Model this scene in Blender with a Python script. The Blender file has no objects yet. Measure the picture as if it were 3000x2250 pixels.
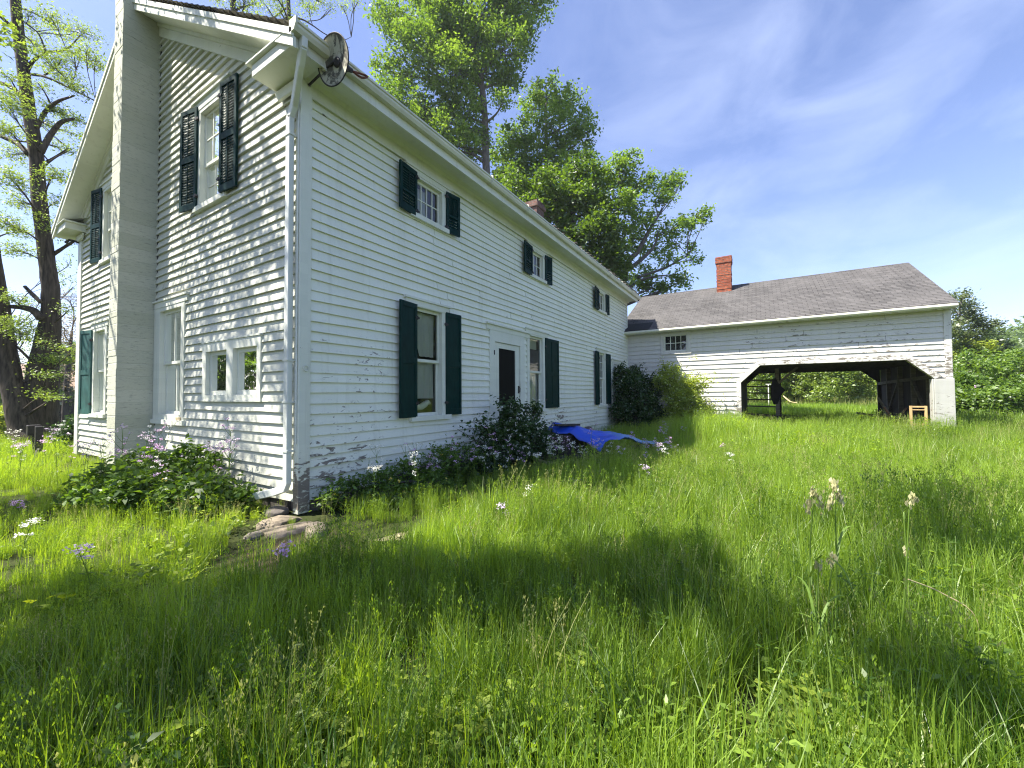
import bpy, bmesh, math, random
import numpy as np
from mathutils import Vector, Matrix
R = math.radians
SC = bpy.context.scene
COL = SC.collection

# ------------------------------------------------------------------ camera
FPX, YAW, PIT, ROL = 1184.53, R(31.5037), R(1.5714), R(-0.36878)
CAM = Vector((-2.99623, -5.01076, 1.5))
FW = Vector((math.cos(YAW) * math.cos(PIT), math.sin(YAW) * math.cos(PIT), math.sin(PIT)))
RT = Vector((math.sin(YAW), -math.cos(YAW), 0))
UP = RT.cross(FW)
RT, UP = RT * math.cos(ROL) + UP * math.sin(ROL), UP * math.cos(ROL) - RT * math.sin(ROL)
cd = bpy.data.cameras.new('camera')
cam = bpy.data.objects.new('camera', cd)
COL.objects.link(cam)
M3 = Matrix((RT, UP, -FW)).transposed()
cam.matrix_world = Matrix.Translation(CAM) @ M3.to_4x4()
cd.sensor_width = 36
cd.lens = 36 * FPX / 3000
cd.clip_start = 0.05
cd.clip_end = 3000
SC.camera = cam

def at(px, py, d):
    """a point seen at photo pixel (px, py) at depth d (metres)"""
    return CAM + (FW + RT * ((px - 1500) / FPX) - UP * ((py - 1125) / FPX)) * d

# ------------------------------------------------------------------ sky, sun, exposure
SUN_AZ, SUN_EL = 48.0, 55.0
to_sun = Vector((-math.cos(R(SUN_AZ)) * math.cos(R(SUN_EL)), math.sin(R(SUN_AZ)) * math.cos(R(SUN_EL)), math.sin(R(SUN_EL))))
world = bpy.data.worlds.new('World')
SC.world = world
world.use_nodes = True
wn = world.node_tree
wn.nodes.clear()
def wnode(t, **kw):
    n = wn.nodes.new(t)
    for k, v in kw.items(): setattr(n, k, v)
    return n
sky = wnode('ShaderNodeTexSky', sky_type='NISHITA', sun_disc=False)
sky.sun_elevation = R(SUN_EL)
sky.sun_rotation = math.atan2(to_sun.x, to_sun.y)
sky.air_density = 1.0
sky.dust_density = 0.6
sky.ozone_density = 3.5
tc = wnode('ShaderNodeTexCoord')
mp = wnode('ShaderNodeMapping')
mp.inputs['Rotation'].default_value = (0, 0, R(-40))
mp.inputs['Scale'].default_value = (0.9, 2.6, 5.0)
mp.inputs['Location'].default_value = (1.5, -3, 4)
wn.links.new(tc.outputs['Generated'], mp.inputs['Vector'])
nz = wnode('ShaderNodeTexNoise')
nz.inputs['Scale'].default_value = 1.7
nz.inputs['Detail'].default_value = 7
nz.inputs['Roughness'].default_value = 0.55
nz.inputs['Distortion'].default_value = 0.35
wn.links.new(mp.outputs['Vector'], nz.inputs['Vector'])
rp = wnode('ShaderNodeValToRGB')
rp.color_ramp.elements[0].position = 0.44
rp.color_ramp.elements[0].color = (0.02, 0.02, 0.02, 1)
rp.color_ramp.elements[1].position = 0.78
rp.color_ramp.elements[1].color = (0.27, 0.27, 0.27, 1)
wn.links.new(nz.outputs['Fac'], rp.inputs['Fac'])
mxw = wnode('ShaderNodeMix', data_type='RGBA')
dv = wnode('ShaderNodeVectorMath', operation='DOT_PRODUCT')      # the cirrus lies towards the right of the view
wn.links.new(tc.outputs['Generated'], dv.inputs[0])
dv.inputs[1].default_value = (0.91, -0.20, 0.36)
mr = wnode('ShaderNodeMapRange')
mr.inputs['From Min'].default_value = 0.72; mr.inputs['From Max'].default_value = 0.97; mr.inputs['To Min'].default_value = 0.22
wn.links.new(dv.outputs['Value'], mr.inputs['Value'])
mm_ = wnode('ShaderNodeMath', operation='MULTIPLY')
wn.links.new(rp.outputs['Color'], mm_.inputs[0]); wn.links.new(mr.outputs['Result'], mm_.inputs[1])
wn.links.new(mm_.outputs[0], mxw.inputs['Factor'])
tint = wnode('ShaderNodeMix', data_type='RGBA', blend_type='MULTIPLY')
tint.inputs['Factor'].default_value = 1.0
tint.inputs[7].default_value = (1.0, 0.89, 0.98, 1)
wn.links.new(sky.outputs['Color'], tint.inputs[6])
wn.links.new(tint.outputs[2], mxw.inputs[6])
mxw.inputs[7].default_value = (4.6, 5.2, 6.8, 1)
bg = wnode('ShaderNodeBackground')
bg.inputs['Strength'].default_value = 0.098
wn.links.new(mxw.outputs[2], bg.inputs['Color'])
wo = wnode('ShaderNodeOutputWorld')
wn.links.new(bg.outputs['Background'], wo.inputs['Surface'])

sd = bpy.data.lights.new('sun', 'SUN')
sd.energy = 5.0
sd.angle = R(0.5)
sd.color = (1.0, 0.94, 0.84)
sun = bpy.data.objects.new('sun', sd)
COL.objects.link(sun)
sun.rotation_euler = to_sun.to_track_quat('Z', 'Y').to_euler()
SC.view_settings.view_transform = 'Standard'
SC.view_settings.look = 'None'
SC.view_settings.exposure = 1.52
SC.view_settings.gamma = 1
SC.render.engine = 'CYCLES'
SC.cycles.use_denoising = True
SC.cycles.denoiser = 'OPENIMAGEDENOISE'
SC.cycles.denoising_input_passes = 'RGB_ALBEDO_NORMAL'
SC.cycles.denoising_prefilter = 'NONE'
SC.cycles.filter_width = 1.15
SC.cycles.max_bounces = 8
SC.cycles.transparent_max_bounces = 16
SC.cycles.sample_clamp_indirect = 6

rng = np.random.default_rng(11)
rnd = random.Random(5)

# ------------------------------------------------------------------ materials
def mat(name):
    m = bpy.data.materials.new(name)
    m.use_nodes = True
    nt = m.node_tree
    nt.nodes.clear()
    out = nt.nodes.new('ShaderNodeOutputMaterial')
    return m, nt, out

class NB:
    """tiny node builder"""
    def __init__(s, nt): s.nt = nt
    def n(s, t, ins=None, **kw):
        nd = s.nt.nodes.new(t)
        for k, v in kw.items(): setattr(nd, k, v)
        for k, v in (ins or {}).items():
            if hasattr(v, 'bl_idname') or isinstance(v, bpy.types.NodeSocket): s.nt.links.new(v, nd.inputs[k])
            else: nd.inputs[k].default_value = v
        return nd
    def math(s, op, a, b=None, c=None, clamp=False):
        nd = s.nt.nodes.new('ShaderNodeMath'); nd.operation = op; nd.use_clamp = clamp
        for i, v in enumerate((a, b, c)):
            if v is None: continue
            if isinstance(v, bpy.types.NodeSocket): s.nt.links.new(v, nd.inputs[i])
            else: nd.inputs[i].default_value = v
        return nd.outputs[0]
    def mix(s, f, a, b):
        nd = s.nt.nodes.new('ShaderNodeMix'); nd.data_type = 'RGBA'
        for i, v in ((0, f), (6, a), (7, b)):
            if isinstance(v, bpy.types.NodeSocket): s.nt.links.new(v, nd.inputs[i])
            else: nd.inputs[i].default_value = v if i == 0 else (*v, 1) if len(v) == 3 else v
        return nd.outputs[2]
    def noise(s, vec, scale, detail=4, rough=0.55, dist=0.0):
        nd = s.n('ShaderNodeTexNoise', {'Scale': scale, 'Detail': detail, 'Roughness': rough, 'Distortion': dist})
        if vec is not None: s.nt.links.new(vec, nd.inputs['Vector'])
        return nd.outputs['Fac']
    def ramp(s, f, a, b):
        nd = s.n('ShaderNodeMapRange', {'Value': f, 'From Min': a, 'From Max': b}, clamp=True)
        return nd.outputs['Result']
    def pos(s): return s.n('ShaderNodeNewGeometry').outputs['Position']
    def scale(s, vec, sc):
        nd = s.n('ShaderNodeMapping', {'Vector': vec, 'Scale': sc}); return nd.outputs['Vector']
    def princ(s, out, col, rough=0.5, bump=None, bstr=0.3, bdist=0.01, spec=0.5, metal=0.0):
        p = s.n('ShaderNodeBsdfPrincipled', {'Roughness': rough, 'Metallic': metal, 'Specular IOR Level': spec})
        if isinstance(col, bpy.types.NodeSocket): s.nt.links.new(col, p.inputs['Base Color'])
        else: p.inputs['Base Color'].default_value = (*col, 1)
        if bump is not None:
            b = s.n('ShaderNodeBump', {'Strength': bstr, 'Distance': bdist, 'Height': bump})
            s.nt.links.new(b.outputs['Normal'], p.inputs['Normal'])
        s.nt.links.new(p.outputs['BSDF'], out.inputs['Surface'])
        return p

def simple(name, col, rough=0.6, var=0.25, nscale=8, bstr=0.25, metal=0.0, spec=0.4, stretch=(1, 1, 1)):
    m, nt, out = mat(name); b = NB(nt)
    p = b.scale(b.pos(), stretch)
    f = b.noise(p, nscale, 6, 0.6)
    f2 = b.ramp(f, 0.3, 0.7)
    dark = tuple(c * (1 - var) for c in col); lite = tuple(min(1, c * (1 + var)) for c in col)
    b.princ(out, b.mix(f2, dark, lite), rough, f, bstr, 0.01, spec, metal)
    return m

def paint(name, base=(0.78, 0.80, 0.70), amount=0.0, zones=(), board=0.0, dirt=0.35):
    """weathered white paint on wood; peeling flakes show grey wood, denser near the given zones (x, y, z, radius, weight)"""
    m, nt, out = mat(name); b = NB(nt)
    P = b.pos()
    sep = b.n('ShaderNodeSeparateXYZ', {'Vector': P})
    u = b.math('ADD', sep.outputs[0], sep.outputs[1])
    v = b.n('ShaderNodeCombineXYZ', {'X': u, 'Y': b.math('SUBTRACT', sep.outputs[0], sep.outputs[1]), 'Z': sep.outputs[2]}).outputs[0]
    flake = b.noise(b.scale(v, (4.2, 4.2, 17)), 1.0, 9, 0.66, 0.8)
    patch = b.noise(b.scale(v, (0.7, 0.7, 1.6)), 1.0, 3, 0.55)
    thr = b.math('ADD', b.math('MULTIPLY', b.ramp(patch, 0.45, 0.8), 0.10), amount)
    if board:
        bz = b.n('ShaderNodeAttribute', attribute_name='bz').outputs['Fac']
        thr = b.math('ADD', thr, b.math('MULTIPLY', b.math('SUBTRACT', 0.45, bz), board))
    for (x, y, z, r, w) in zones:
        d = b.n('ShaderNodeVectorMath', {0: P, 1: (x, y, z)}, operation='DISTANCE').outputs['Value']
        thr = b.math('ADD', thr, b.math('MULTIPLY', b.ramp(d, r, 0.0), w))
    peel = b.ramp(b.math('ADD', flake, thr), 0.735, 0.765)
    stain = b.noise(b.scale(v, (1.3, 1.3, 0.5)), 1.0, 5, 0.6)
    grime = b.noise(b.scale(v, (3, 3, 60)), 1.0, 3, 0.6)
    c = b.mix(b.math('MULTIPLY', b.ramp(stain, 0.42, 0.75), dirt), base, tuple(x * y for x, y in zip(base, (0.80, 0.80, 0.72))))
    c = b.mix(b.math('MULTIPLY', b.ramp(grime, 0.55, 0.8), 0.25), c, tuple(x * 0.8 for x in base))
    run = b.noise(b.scale(v, (9, 9, 0.45)), 1.0, 4, 0.6)
    c = b.mix(b.math('MULTIPLY', b.ramp(run, 0.54, 0.78), 0.30), c, (0.36, 0.36, 0.27))
    crs = b.n('ShaderNodeTexWhiteNoise', {'W': b.math('FLOOR', b.math('DIVIDE', b.math('ADD', sep.outputs[2], b.math('MULTIPLY', b.math('FLOOR', b.math('DIVIDE', u, 3.1)), 0.61)), 0.137))}, noise_dimensions='1D').outputs['Value']
    c = b.mix(b.math('MULTIPLY', crs, 0.20), c, tuple(x * 0.72 for x in base))
    low = b.ramp(b.math('ADD', sep.outputs[2], b.math('MULTIPLY', stain, 0.6)), 1.15, 0.35)
    c = b.mix(b.math('MULTIPLY', low, 0.35), c, (0.30, 0.31, 0.20))
    edge = b.ramp(b.math('ADD', flake, thr), 0.715, 0.735)
    c = b.mix(b.math('MULTIPLY', edge, 0.5), c, tuple(x * 0.55 for x in base))  # dark ring round each flake paints the shadow of its edge
    wood = b.mix(b.noise(b.scale(v, (4, 4, 90)), 1.0, 3), (0.10, 0.085, 0.065), (0.27, 0.245, 0.21))
    c = b.mix(peel, c, wood)
    h = b.math('ADD', b.math('MULTIPLY', peel, -0.8), b.math('MULTIPLY', b.noise(b.scale(v, (2, 2, 22)), 1.0, 2), 0.3))
    b.princ(out, c, 0.6, h, 0.2, 0.004, 0.3)
    return m

MT = {}
MT['siding'] = paint('white_clapboard_paint', amount=-0.02, board=0.14, zones=((0.35, 0, 0.35, 1.15, 0.21), (7.9, 0, 0.8, 0.9, 0.27), (1.0, 0, 1.6, 1.5, 0.13), (10.5, 0, 0.5, 1.2, 0.16), (4.2, 0, 0.7, 1.0, 0.16), (6, 0, 2.6, 2.5, 0.05)))  # default base, brighter than the gable's, lifts the shaded long wall
MT['gable'] = paint('white_gable_paint', base=(0.60, 0.61, 0.52), amount=-0.01, board=0.12, zones=((0, 4, 3.3, 0.8, 0.08), (0, 0.7, 0.35, 0.6, 0.1)), dirt=0.5)  # same white, set darker than the lifted base of the shaded long wall
MT['trim'] = paint('white_trim_paint', base=(0.70, 0.72, 0.63), amount=-0.02, zones=((0, 0, 0.25, 0.85, 0.40), (-0.4, 2.0, 7.0, 2.0, 0.08), (-0.4, 0.4, 6.0, 0.8, 0.12), (0, 4.0, 1.06, 0.9, 0.15)), dirt=0.5)
MT['barnside'] = paint('white_barn_paint', base=(0.60, 0.59, 0.55), amount=0.03, board=0.16, zones=((15, -6.2, 3.0, 2.2, 0.10), (15, -8.5, 2.9, 1.6, 0.09), (15, -9.8, 2.3, 1.0, 0.16), (15, -4.3, 0.9, 1.0, 0.18)), dirt=0.4)
MT['gutter'] = simple('gutter_enamel', (0.62, 0.62, 0.50), 0.4, 0.10, 3, 0.05)
MT['spout'] = simple('downspout_enamel', (0.64, 0.66, 0.60), 0.38, 0.08, 2, 0.05)
MT['green'] = simple('dark_green_shutter_paint', (0.004, 0.027, 0.023), 0.55, 0.3, 14, 0.15, spec=0.10, stretch=(1, 1, 0.3))
MT['sunlitgreen'] = simple('sunlit_tone_shutter_paint', (0.035, 0.105, 0.095), 0.6, 0.35, 10, 0.2, stretch=(1, 1, 0.3))  # shutter green lightened to carry the sunlight falling on this leaf
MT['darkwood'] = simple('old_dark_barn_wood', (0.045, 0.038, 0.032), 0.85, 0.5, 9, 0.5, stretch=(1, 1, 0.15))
MT['greywood'] = simple('weathered_grey_wood', (0.16, 0.14, 0.12), 0.85, 0.4, 10, 0.5, stretch=(0.3, 0.3, 2))
MT['pinewood'] = simple('raw_pine_wood', (0.52, 0.36, 0.17), 0.6, 0.2, 12, 0.25, stretch=(1, 1, 0.15))
MT['redwood'] = simple('reddish_board', (0.15, 0.075, 0.05), 0.75, 0.3, 10, 0.3)
MT['blackmetal'] = simple('rusty_black_iron', (0.025, 0.022, 0.022), 0.6, 0.5, 20, 0.3)
MT['bark'] = simple('furrowed_bark', (0.060, 0.048, 0.038), 0.95, 0.75, 7, 1.0, stretch=(2.2, 2.2, 0.28))
MT['darkbark'] = simple('dark_limb_bark', (0.055, 0.048, 0.042), 0.95, 0.5, 9, 0.8, stretch=(2, 2, 0.4))
MT['greybark'] = simple('grey_maple_bark', (0.12, 0.11, 0.10), 0.95, 0.5, 8, 0.8, stretch=(2, 2, 0.35))
MT['stone'] = simple('field_stone', (0.20, 0.165, 0.12), 0.9, 0.6, 11, 1.0)
MT['darkstone'] = simple('foundation_stone', (0.13, 0.115, 0.10), 0.9, 0.4, 6, 0.7)
MT['slab'] = simple('sandy_slab', (0.40, 0.33, 0.20), 0.8, 0.2, 8, 0.4)
MT['darkcloth'] = simple('dark_cloth', (0.012, 0.012, 0.014), 0.9, 0.3, 10, 0.3)
MT['straw'] = simple('dry_straw', (0.50, 0.40, 0.22), 0.7, 0.15, 20, 0.1)
MT['wire'] = simple('black_wire', (0.02, 0.02, 0.02), 0.6, 0.1)
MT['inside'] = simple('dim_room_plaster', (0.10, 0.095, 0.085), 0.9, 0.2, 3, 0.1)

def concrete():
    m, nt, out = mat('whitewashed_block'); b = NB(nt)
    P = b.pos()
    sep = b.n('ShaderNodeSeparateXYZ', {'Vector': P})
    z = sep.outputs[2]
    v = b.n('ShaderNodeCombineXYZ', {'X': b.math('ADD', sep.outputs[0], sep.outputs[1]), 'Y': z}).outputs[0]
    course = b.math('FRACT', b.math('DIVIDE', z, 0.235))
    joint = b.math('MAXIMUM', b.ramp(course, 0.05, 0.0), b.ramp(course, 0.95, 1.0))
    course_id = b.math('FLOOR', b.math('DIVIDE', z, 0.235))
    wn_ = b.n('ShaderNodeTexWhiteNoise', {'W': course_id}, noise_dimensions='1D').outputs['Value']
    pits = b.noise(b.scale(v, (10, 36, 1)), 1.0, 8, 0.75, 0.4)
    c = b.mix(wn_, (0.45, 0.46, 0.36), (0.54, 0.545, 0.45))
    c = b.mix(b.math('MULTIPLY', b.ramp(pits, 0.53, 0.64), 0.8), c, (0.27, 0.28, 0.235))
    c = b.mix(b.math('MULTIPLY', b.ramp(b.noise(v, 0.9, 4), 0.4, 0.75), 0.35), c, (0.40, 0.42, 0.34))
    c = b.mix(b.math('MULTIPLY', joint, 0.15), c, (0.33, 0.34, 0.29))
    h = b.math('SUBTRACT', b.math('MULTIPLY', pits, -0.6), b.math('MULTIPLY', joint, 0.5))
    b.princ(out, c, 0.85, h, 0.7, 0.012, 0.25)
    return m
MT['block'] = concrete()

def brick(name, c1, c2, mortar, sc=1.0):
    m, nt, out = mat(name); b = NB(nt)
    sep = b.n('ShaderNodeSeparateXYZ', {'Vector': b.pos()})
    v = b.n('ShaderNodeCombineXYZ', {'X': b.math('ADD', sep.outputs[0], sep.outputs[1]), 'Y': sep.outputs[2]}).outputs[0]
    t = b.n('ShaderNodeTexBrick', {'Vector': v, 'Color1': (*c1, 1), 'Color2': (*c2, 1), 'Mortar': (*mortar, 1), 'Scale': 1.0 / sc, 'Mortar Size': 0.012, 'Brick Width': 0.22, 'Row Height': 0.075, 'Bias': -0.1})
    n_ = b.noise(b.pos(), 9, 5, 0.65)
    c = b.mix(b.math('MULTIPLY', b.ramp(n_, 0.45, 0.7), 0.75), t.outputs['Color'], tuple(x * 0.3 for x in c1))
    c = b.mix(b.math('MULTIPLY', b.ramp(b.noise(b.pos(), 2.2, 3), 0.5, 0.7), 0.5), c, tuple(x * 0.55 for x in c2))
    h = b.math('ADD', b.math('MULTIPLY', t.outputs['Fac'], -1.0), b.math('MULTIPLY', n_, 0.4))
    b.princ(out, c, 0.9, h, 0.6, 0.01, 0.2)
    return m
MT['brick'] = brick('old_red_brick', (0.40, 0.115, 0.055), (0.27, 0.07, 0.04), (0.20, 0.13, 0.10))
MT['sootbrick'] = brick('weathered_brown_brick', (0.20, 0.11, 0.085), (0.12, 0.07, 0.06), (0.16, 0.14, 0.12))

def shingle(name, a, c_, blotch):
    m, nt, out = mat(name); b = NB(nt)
    uv = b.n('ShaderNodeUVMap').outputs['UV']
    t = b.n('ShaderNodeTexBrick', {'Vector': uv, 'Color1': (*a, 1), 'Color2': (*c_, 1), 'Mortar': tuple(x * 0.45 for x in a) + (1,), 'Scale': 1.0, 'Mortar Size': 0.013, 'Brick Width': 0.30, 'Row Height': 0.17, 'Bias': 0.0}, offset=0.5)
    g = b.noise(uv, 70, 3, 0.7)
    l = b.noise(b.scale(uv, (0.5, 0.25, 1)), 1.6, 5, 0.6)
    c = b.mix(b.math('MULTIPLY', b.ramp(l, 0.4, 0.72), 0.6), t.outputs['Color'], blotch)
    c = b.mix(b.math('MULTIPLY', g, 0.4), c, tuple(x * 0.55 for x in a))
    b.princ(out, c, 0.9, b.math('ADD', g, b.math('MULTIPLY', t.outputs['Fac'], -0.8)), 0.5, 0.008, 0.25)
    return m
MT['barnroof'] = shingle('brown_asphalt_shingle', (0.080, 0.077, 0.075), (0.130, 0.124, 0.120), (0.165, 0.158, 0.153))
MT['neighroof'] = shingle('tan_asphalt_shingle', (0.36, 0.26, 0.20), (0.30, 0.22, 0.17), (0.42, 0.31, 0.25))
MT['cedar'] = shingle('grey_cedar_shingle', (0.20, 0.18, 0.155), (0.30, 0.275, 0.24), (0.38, 0.36, 0.31))
MT['tar'] = simple('black_roll_roofing', (0.018, 0.019, 0.022), 0.75, 0.3, 15, 0.3)

def glass():
    m, nt, out = mat('old_window_glass'); b = NB(nt)
    w = b.noise(b.scale(b.pos(), (3, 3, 3)), 1.0, 2)
    bp = b.n('ShaderNodeBump', {'Strength': 0.06, 'Distance': 0.05, 'Height': w})
    fr = b.n('ShaderNodeFresnel', {'IOR': 1.55, 'Normal': bp.outputs['Normal']})
    g = b.n('ShaderNodeBsdfGlossy', {'Color': (0.95, 0.97, 0.96, 1), 'Roughness': 0.015, 'Normal': bp.outputs['Normal']})
    t = b.n('ShaderNodeBsdfTransparent', {'Color': (0.86, 0.90, 0.87, 1)})
    mx = b.n('ShaderNodeMixShader', {0: b.math('ADD', fr.outputs[0], 0.02), 1: t.outputs[0], 2: g.outputs[0]})
    nt.links.new(mx.outputs[0], out.inputs['Surface'])
    return m
MT['glass'] = glass()

def sheer(name, col, alpha):
    m, nt, out = mat(name); b = NB(nt)
    d = b.n('ShaderNodeBsdfDiffuse', {'Color': (*col, 1)})
    t = b.n('ShaderNodeBsdfTranslucent', {'Color': (*col, 1)})
    a = b.n('ShaderNodeMixShader', {0: 0.35, 1: d.outputs[0], 2: t.outputs[0]})
    tr = b.n('ShaderNodeBsdfTransparent')
    f = alpha
    mx = b.n('ShaderNodeMixShader', {0: f, 1: tr.outputs[0], 2: a.outputs[0]})
    nt.links.new(mx.outputs[0], out.inputs['Surface'])
    return m
MT['lace'] = sheer('lace_curtain', (0.85, 0.86, 0.80), 0.97)
MT['shade'] = simple('paper_roller_shade', (0.55, 0.56, 0.48), 0.8, 0.08, 4, 0.1)
MT['screen'] = simple('dark_door_screen', (0.008, 0.009, 0.009), 0.5, 0.1, 2, 0.0, spec=0.04)
MT['whitecloth'] = simple('white_cloth', (0.75, 0.75, 0.70), 0.8, 0.08, 6, 0.2)

def leafmat(name, dark, lite, trans=0.45, attr_inst=False, rough=0.5, gloss=0.06):
    """leaf or blade; tone = each leaf's own colour between dark and lite"""
    m, nt, out = mat(name); b = NB(nt)
    f = b.n('ShaderNodeAttribute', attribute_name='tone').outputs['Fac']
    if attr_inst:
        g = b.n('ShaderNodeAttribute', attribute_name='itone', attribute_type='INSTANCER').outputs['Fac']
        f = b.math('ADD', b.math('MULTIPLY', f, 0.5), b.math('MULTIPLY', g, 0.5))
    c = b.mix(f, dark, lite)
    d = b.n('ShaderNodeBsdfDiffuse', {'Color': c})
    tcol = b.n('ShaderNodeHueSaturation', {'Hue': 0.485, 'Saturation': 1.1, 'Value': 1.5, 'Color': c})
    t = b.n('ShaderNodeBsdfTranslucent', {'Color': tcol.outputs[0]})
    a = b.n('ShaderNodeMixShader', {0: trans, 1: d.outputs[0], 2: t.outputs[0]})
    g = b.n('ShaderNodeBsdfGlossy', {'Color': (1, 1, 1, 1), 'Roughness': rough})
    mx = b.n('ShaderNodeMixShader', {0: gloss, 1: a.outputs[0], 2: g.outputs[0]})
    nt.links.new(mx.outputs[0], out.inputs['Surface'])
    return m
MT['maple'] = leafmat('maple_leaves', (0.050, 0.115, 0.018), (0.22, 0.35, 0.050), 0.5)
MT['darkmaple'] = leafmat('dark_maple_leaves', (0.035, 0.085, 0.012), (0.15, 0.25, 0.030), 0.5)  # darker leaf green for the low dense maple
MT['locust'] = leafmat('locust_leaves', (0.085, 0.15, 0.025), (0.26, 0.36, 0.06), 0.52)
MT['duskylocust'] = leafmat('greyish_locust_leaves', (0.07, 0.105, 0.045), (0.15, 0.20, 0.07), 0.45)
MT['budding'] = leafmat('budding_brown_leaves', (0.13, 0.10, 0.06), (0.26, 0.23, 0.12), 0.4)
MT['shrub'] = leafmat('shrub_leaves', (0.045, 0.10, 0.015), (0.15, 0.26, 0.035), 0.45, gloss=0.03)
MT['darkshrub'] = leafmat('dark_shrub_leaves', (0.015, 0.042, 0.010), (0.055, 0.12, 0.022), 0.35, gloss=0.04)
MT['limeshrub'] = leafmat('lime_shrub_leaves', (0.16, 0.24, 0.03), (0.38, 0.46, 0.07), 0.5)
MT['grass'] = leafmat('meadow_grass_blades', (0.020, 0.082, 0.010), (0.37, 0.53, 0.065), 0.55, True, 0.45, 0.035)
MT['seed'] = leafmat('grass_seed_heads', (0.17, 0.23, 0.05), (0.42, 0.43, 0.16), 0.45, True, gloss=.02)
MT['strawseed'] = leafmat('pale_seed_heads', (0.34, 0.34, 0.15), (0.58, 0.56, 0.32), 0.45, gloss=.02)
MT['weed'] = leafmat('round_weed_leaves', (0.10, 0.18, 0.02), (0.32, 0.40, 0.05), 0.45, gloss=0.025)
MT['stemgreen'] = leafmat('green_stems', (0.13, 0.22, 0.03), (0.20, 0.29, 0.06), 0.25, gloss=.03)
MT['pinkflower'] = leafmat('pink_petals', (0.56, 0.33, 0.56), (0.76, 0.55, 0.75), 0.3)
MT['mauveflower'] = leafmat('mauve_petals', (0.52, 0.40, 0.54), (0.72, 0.62, 0.72), 0.3)
MT['whiteflower'] = leafmat('white_petals', (0.76, 0.75, 0.66), (0.88, 0.87, 0.80), 0.3)
MT['yellowflower'] = leafmat('yellow_petals', (0.60, 0.48, 0.05), (0.75, 0.62, 0.10), 0.3)
MT['farwood'] = leafmat('distant_leaves', (0.055, 0.105, 0.03), (0.15, 0.23, 0.06), 0.45)

def ground_mat():
    m, nt, out = mat('meadow_soil'); b = NB(nt)
    P = b.pos()
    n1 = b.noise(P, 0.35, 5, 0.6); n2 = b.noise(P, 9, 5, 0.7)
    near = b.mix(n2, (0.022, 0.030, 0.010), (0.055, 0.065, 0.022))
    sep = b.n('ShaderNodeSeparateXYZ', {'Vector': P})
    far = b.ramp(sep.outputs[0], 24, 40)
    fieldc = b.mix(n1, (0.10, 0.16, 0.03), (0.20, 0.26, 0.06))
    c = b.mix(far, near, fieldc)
    d = b.n('ShaderNodeVectorMath', {0: P, 1: (-0.75, -1.15, 0)}, operation='DISTANCE').outputs['Value']
    dirt = b.ramp(b.math('ADD', d, b.math('MULTIPLY', n2, 0.4)), 0.95, 0.6)
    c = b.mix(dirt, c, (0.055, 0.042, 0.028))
    b.princ(out, c, 0.95, n2, 0.8, 0.03, 0.1)
    return m
MT['soil'] = ground_mat()

def tarp_mat():
    m, nt, out = mat('blue_tarpaulin'); b = NB(nt)
    P = b.pos()
    f = b.ramp(b.noise(P, 1.4, 4, 0.6), 0.35, 0.7)
    sep = b.n('ShaderNodeSeparateXYZ', {'Vector': P})
    old = b.math('ADD', b.ramp(sep.outputs[0], 6.3, 7.4), b.math('MULTIPLY', b.math('SUBTRACT', f, 0.5), 0.5), clamp=True)
    c = b.mix(old, (0.012, 0.070, 0.52), (0.12, 0.27, 0.50))
    h = b.noise(P, 14, 4, 0.6)
    b.princ(out, c, 0.42, h, 0.4, 0.02, 0.5)
    return m
MT['tarp'] = tarp_mat()

def dish_mat():
    m, nt, out = mat('stained_white_enamel'); b = NB(nt)
    P = b.pos()
    f = b.noise(P, 5.5, 6, 0.7, 0.5)
    c = b.mix(b.ramp(f, 0.48, 0.56), (0.42, 0.42, 0.33), (0.06, 0.06, 0.05))
    c = b.mix(b.math('MULTIPLY', b.ramp(b.noise(P, 14, 4), 0.5, 0.7), 0.6), c, (0.16, 0.14, 0.10))
    b.princ(out, c, 0.5, f, 0.2, 0.005, 0.4)
    return m
MT['dish'] = dish_mat()
MT['rust'] = simple('orange_rust', (0.16, 0.05, 0.025), 0.7, 0.4, 20, 0.3)

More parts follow.
